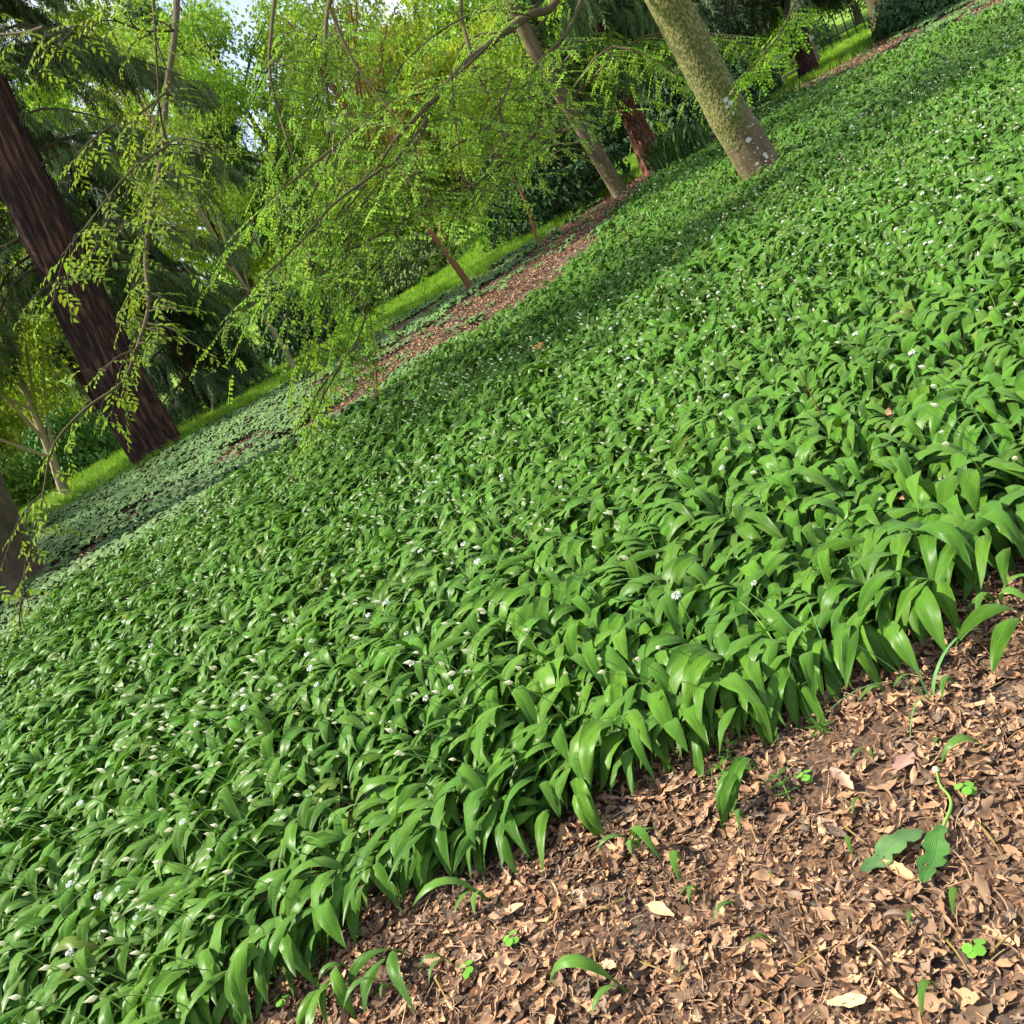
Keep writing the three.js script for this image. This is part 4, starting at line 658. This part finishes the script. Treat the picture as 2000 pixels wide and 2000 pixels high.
  // the two torn garlic leaves lying on the litter
  const lying = (px0, py0, px1, py1, w, label, col, tear) => {
    const a = onGround(px0, py0), b = onGround(px1, py1), g = thing(new THREE.Group(), 'torn_leaf', label, 'leaf'); g.position.copy(a); const d = b.clone().sub(a), s = V(d.z, 0, -d.x).normalize(), n = 16, pos = [], uv = [], idx = [];
    for (let i = 0; i <= n; i++) { const t = i / n, ww = w * 0.5 * Math.pow(Math.sin(Math.PI * clamp(0.03 + t * 0.95)), 0.62), y = 0.022 + 0.008 * Math.sin(t * 8 + px0); for (let k = 0; k <= 4; k++) { const c = k / 2 - 1, cut = 1 - (c > 0.4 && Math.sin(t * 23 + tear) > 0.55 ? 0.4 : 0) - (c < -0.4 && Math.sin(t * 17 + tear * 2) > 0.72 ? 0.35 : 0); pos.push(d.x * t + s.x * c * ww * cut, y + Math.abs(c) * ww * 0.25, d.z * t + s.z * c * ww * cut); uv.push(k / 4, t); } }
    for (let i = 0; i < n; i++) for (let k = 0; k < 4; k++) { const q = i * 5 + k, r = q + 5; idx.push(q, r, q + 1, q + 1, r, r + 1); }
    const m = M.garlic.clone(); m.color.copy(col); mesh(build(pos, idx, uv), m, 'blade', g); return g;
  };
  lying(1808, 1632, 1692, 1724, 0.062, 'torn pale green garlic leaf lying flat on the litter', lin(0.12, 0.24, 0.09), 1);
  const l2 = lying(1848, 1632, 1815, 1750, 0.06, 'ragged darker green garlic leaf on its stalk lying on the litter', lin(0.07, 0.2, 0.04), 3);
  { const p = onGround(1848, 1632), pts = [[1848, 1632], [1868, 1600], [1862, 1575], [1845, 1555], [1838, 1525]].map(([x, y]) => onGround(x, y).sub(p).add(V(0, 0.022, 0))); mesh(limb(pts, 0.004, 0.0025, 6, 5), M.stalk, 'stalk', l2); const e = pts[4]; const bud = mesh(flowerKinds[0].head, M.bud, 'bud', l2); bud.geometry.computeBoundingSphere(); const c = bud.geometry.boundingSphere.center; bud.scale.setScalar(1.1); bud.position.copy(e).sub(c.clone().multiplyScalar(1.1)); }
  // round seedlings
  const round = new THREE.CircleGeometry(0.011, 10); round.rotateX(-1.3);
  for (const [x, y] of [[1580, 1530], [1895, 1560], [1915, 1875], [920, 1905], [1010, 1850], [560, 1965]]) { const g = thing(new THREE.Group(), 'seedling', 'tiny round-leaved green seedling in the litter', 'plant', 'tiny seedlings on the litter'); g.position.copy(onGround(x, y)); for (let k = 0; k < 4; k++) { const m = mesh(round, cl, 'leaf', g), a = k * 1.7 + R(); m.position.set(Math.sin(a) * 0.014, 0.018 + R() * 0.012, Math.cos(a) * 0.014); m.rotation.set((R() - 0.5) * 0.5, a, 0); } mesh(limb([V(0, 0, 0), V(0, 0.01, 0.002), V(0, 0.022, 0)], 0.0012, 0.0008, 4, 2), M.stalk, 'stem', g); }
  // rust-coloured dead frond on the carpet, dead stem at the right
  { const p = onGround(1074, 740), g = frond(61, 0.2, 9, 0.08, 0.014, 0.2), o = mesh(g, leafy(lin(0.42, 0.16, 0.04), 0.15)); thing(o, 'dead_frond', 'rust-orange dead frond caught on top of the garlic', 'frond'); o.position.copy(p).add(V(0, 0.3, 0)); o.rotation.set(0.2, 2.6, 0.2); }
  { const p = onGround(1632, 875), o = mesh(limb([V(0, 0, 0), V(-0.01, 0.2, 0), V(-0.03, 0.42, 0.02)], 0.004, 0.002, 6, 4), M.redBark); thing(o, 'dead_plant', 'bare brown dead stem sticking up from the garlic on the right', 'dead plant'); o.position.copy(p); }
  // thin forked sapling at the edge of the carpet
  { const p = onGround(735, 790), D = -p.z, g = thing(new THREE.Group(), 'sapling', 'thin bare forked sapling at the far edge of the garlic', 'sapling'); g.position.copy(p); const L = (x, y, d = D) => at(x, y, d).sub(p); mesh(limb([V(0, -0.05, 0), L(735, 745), L(733, 715), L(720, 698), L(690, 650), L(660, 610)], 0.017, 0.006, 6, 5), M.twig, 'stem', g); mesh(limb([L(721, 699), L(738, 670), L(745, 620), L(732, 560)], 0.009, 0.004, 6, 5), M.twig, 'branch', g); mesh(limb([L(722, 698), L(712, 708), L(695, 712)], 0.008, 0.003, 6, 4), M.twig, 'branch', g); }
}

// ------------------------------------------------------------------ low herbs and grass behind the garlic
{
  const R = rng(31337), kindsH = [0, 1, 2].map((k) => { const Rk = rng(50 + k), gs = []; for (let i = 0; i < 7; i++) { const g = garlicLeaf({ az: i * 0.9 + Rk(), len: 0.16 + Rk() * 0.08, pet: 0.35, w: 0.05 + Rk() * 0.02, e0: 1.2, e1: -0.4 - Rk() * 0.4, b0: 0.1, b1: 0.8, swing: 0.2, twist: 0.3, fold: 0.3, wave: 0.3, wf: 12, ph: i }, 5, 2); gs.push(g); } return mergeGeometries(gs); });
  const ms = [[], [], []], cs = [[], [], []];
  for (let i = 0; i < 26000; i++) {
    const d = 9 + R() * 22, x = (-0.6 + R() * 1.5) * d, z = -d; if (Math.hypot(x, z) < edgeAt(x, z) + 0.1) continue; if (R() < 0.93 && inStrip(x, z)) continue; if (lawnAt(x, z) > 0.5 && R() < 0.7) continue;
    const cover = fbm(x * 0.55, z * 0.9, 140, 4); if (cover < 0.44 - 0.12 * sstep(0, -4, x)) continue;
    const k = Math.floor(R() * 3), v = 0.75 + 0.5 * R(); ms[k].push(matrixOf(V(x, height(x, z) - 0.01, z), new THREE.Quaternion().setFromAxisAngle(Y, R() * 6.28), (0.6 + 0.95 * R()))); cs[k].push(lin(v * (0.9 + 0.3 * R()), v, v));
  }
  const h = thing(new THREE.Group(), 'woodland_herbs', 'low blue-green herb cover in the shade beyond the garlic', 'ground cover', null, 'stuff');
  kindsH.forEach((g, i) => instanced(g, M.herb, ms[i], cs[i], 'leaves', h));
  const tuft = [0, 1].map((k) => { const Rk = rng(80 + k), pos = [], idx = []; for (let i = 0; i < 16; i++) { const a = Rk() * 6.28, l = 0.14 + Rk() * 0.16, b = pos.length / 3, x = (Rk() - 0.5) * 0.2, z = (Rk() - 0.5) * 0.2, dx = Math.cos(a) * l * 0.5, dz = Math.sin(a) * l * 0.5, sx = -Math.sin(a) * 0.008, sz = Math.cos(a) * 0.008; pos.push(x - sx, 0, z - sz, x + sx, 0, z + sz, x + dx * 0.4 + sx, l * 0.7, z + dz * 0.4 + sz, x + dx * 0.4 - sx, l * 0.7, z + dz * 0.4 - sz, x + dx, l, z + dz); idx.push(b, b + 1, b + 2, b, b + 2, b + 3, b + 3, b + 2, b + 4); } return build(pos, idx); });
  const gm = [[], []], gc = [[], []];
  for (let i = 0; i < 46000; i++) { const d = 22 + R() * 28, x = (-0.62 + R() * 1.2) * d, z = -d; if (R() > lawnAt(x, z)) continue; if (Math.hypot(x, z) < edgeAt(x, z)) continue; const k = R() < 0.5 ? 0 : 1, v = 0.75 + 0.5 * R(); gm[k].push(matrixOf(V(x, height(x, z) - 0.01, z), new THREE.Quaternion().setFromAxisAngle(Y, R() * 6.28), 0.45 + 0.5 * R())); gc[k].push(lin(v, v, v)); }
  const l = thing(new THREE.Group(), 'lawn_grass', 'bright sunlit long grass behind the trees', 'grass', null, 'stuff');
  tuft.forEach((g, i) => instanced(g, M.grass, gm[i], gc[i], 'blades', l));
  // the strappy tuft by the cypress
  { const g = thing(new THREE.Group(), 'strappy_tuft', 'clump of long strap leaves at the end of the brown strip', 'plant'); g.position.copy(onGround(1330, 318)); const mts = []; for (let i = 0; i < 70; i++) mts.push(matrixOf(V((R() - 0.5) * 0.9, 0, (R() - 0.5) * 0.9), new THREE.Quaternion().setFromAxisAngle(Y, R() * 6.28), 2.2 + R())); instanced(tuft[0], M.herb, mts, null, 'leaves', g); }
}
renderer.render(scene, camera);
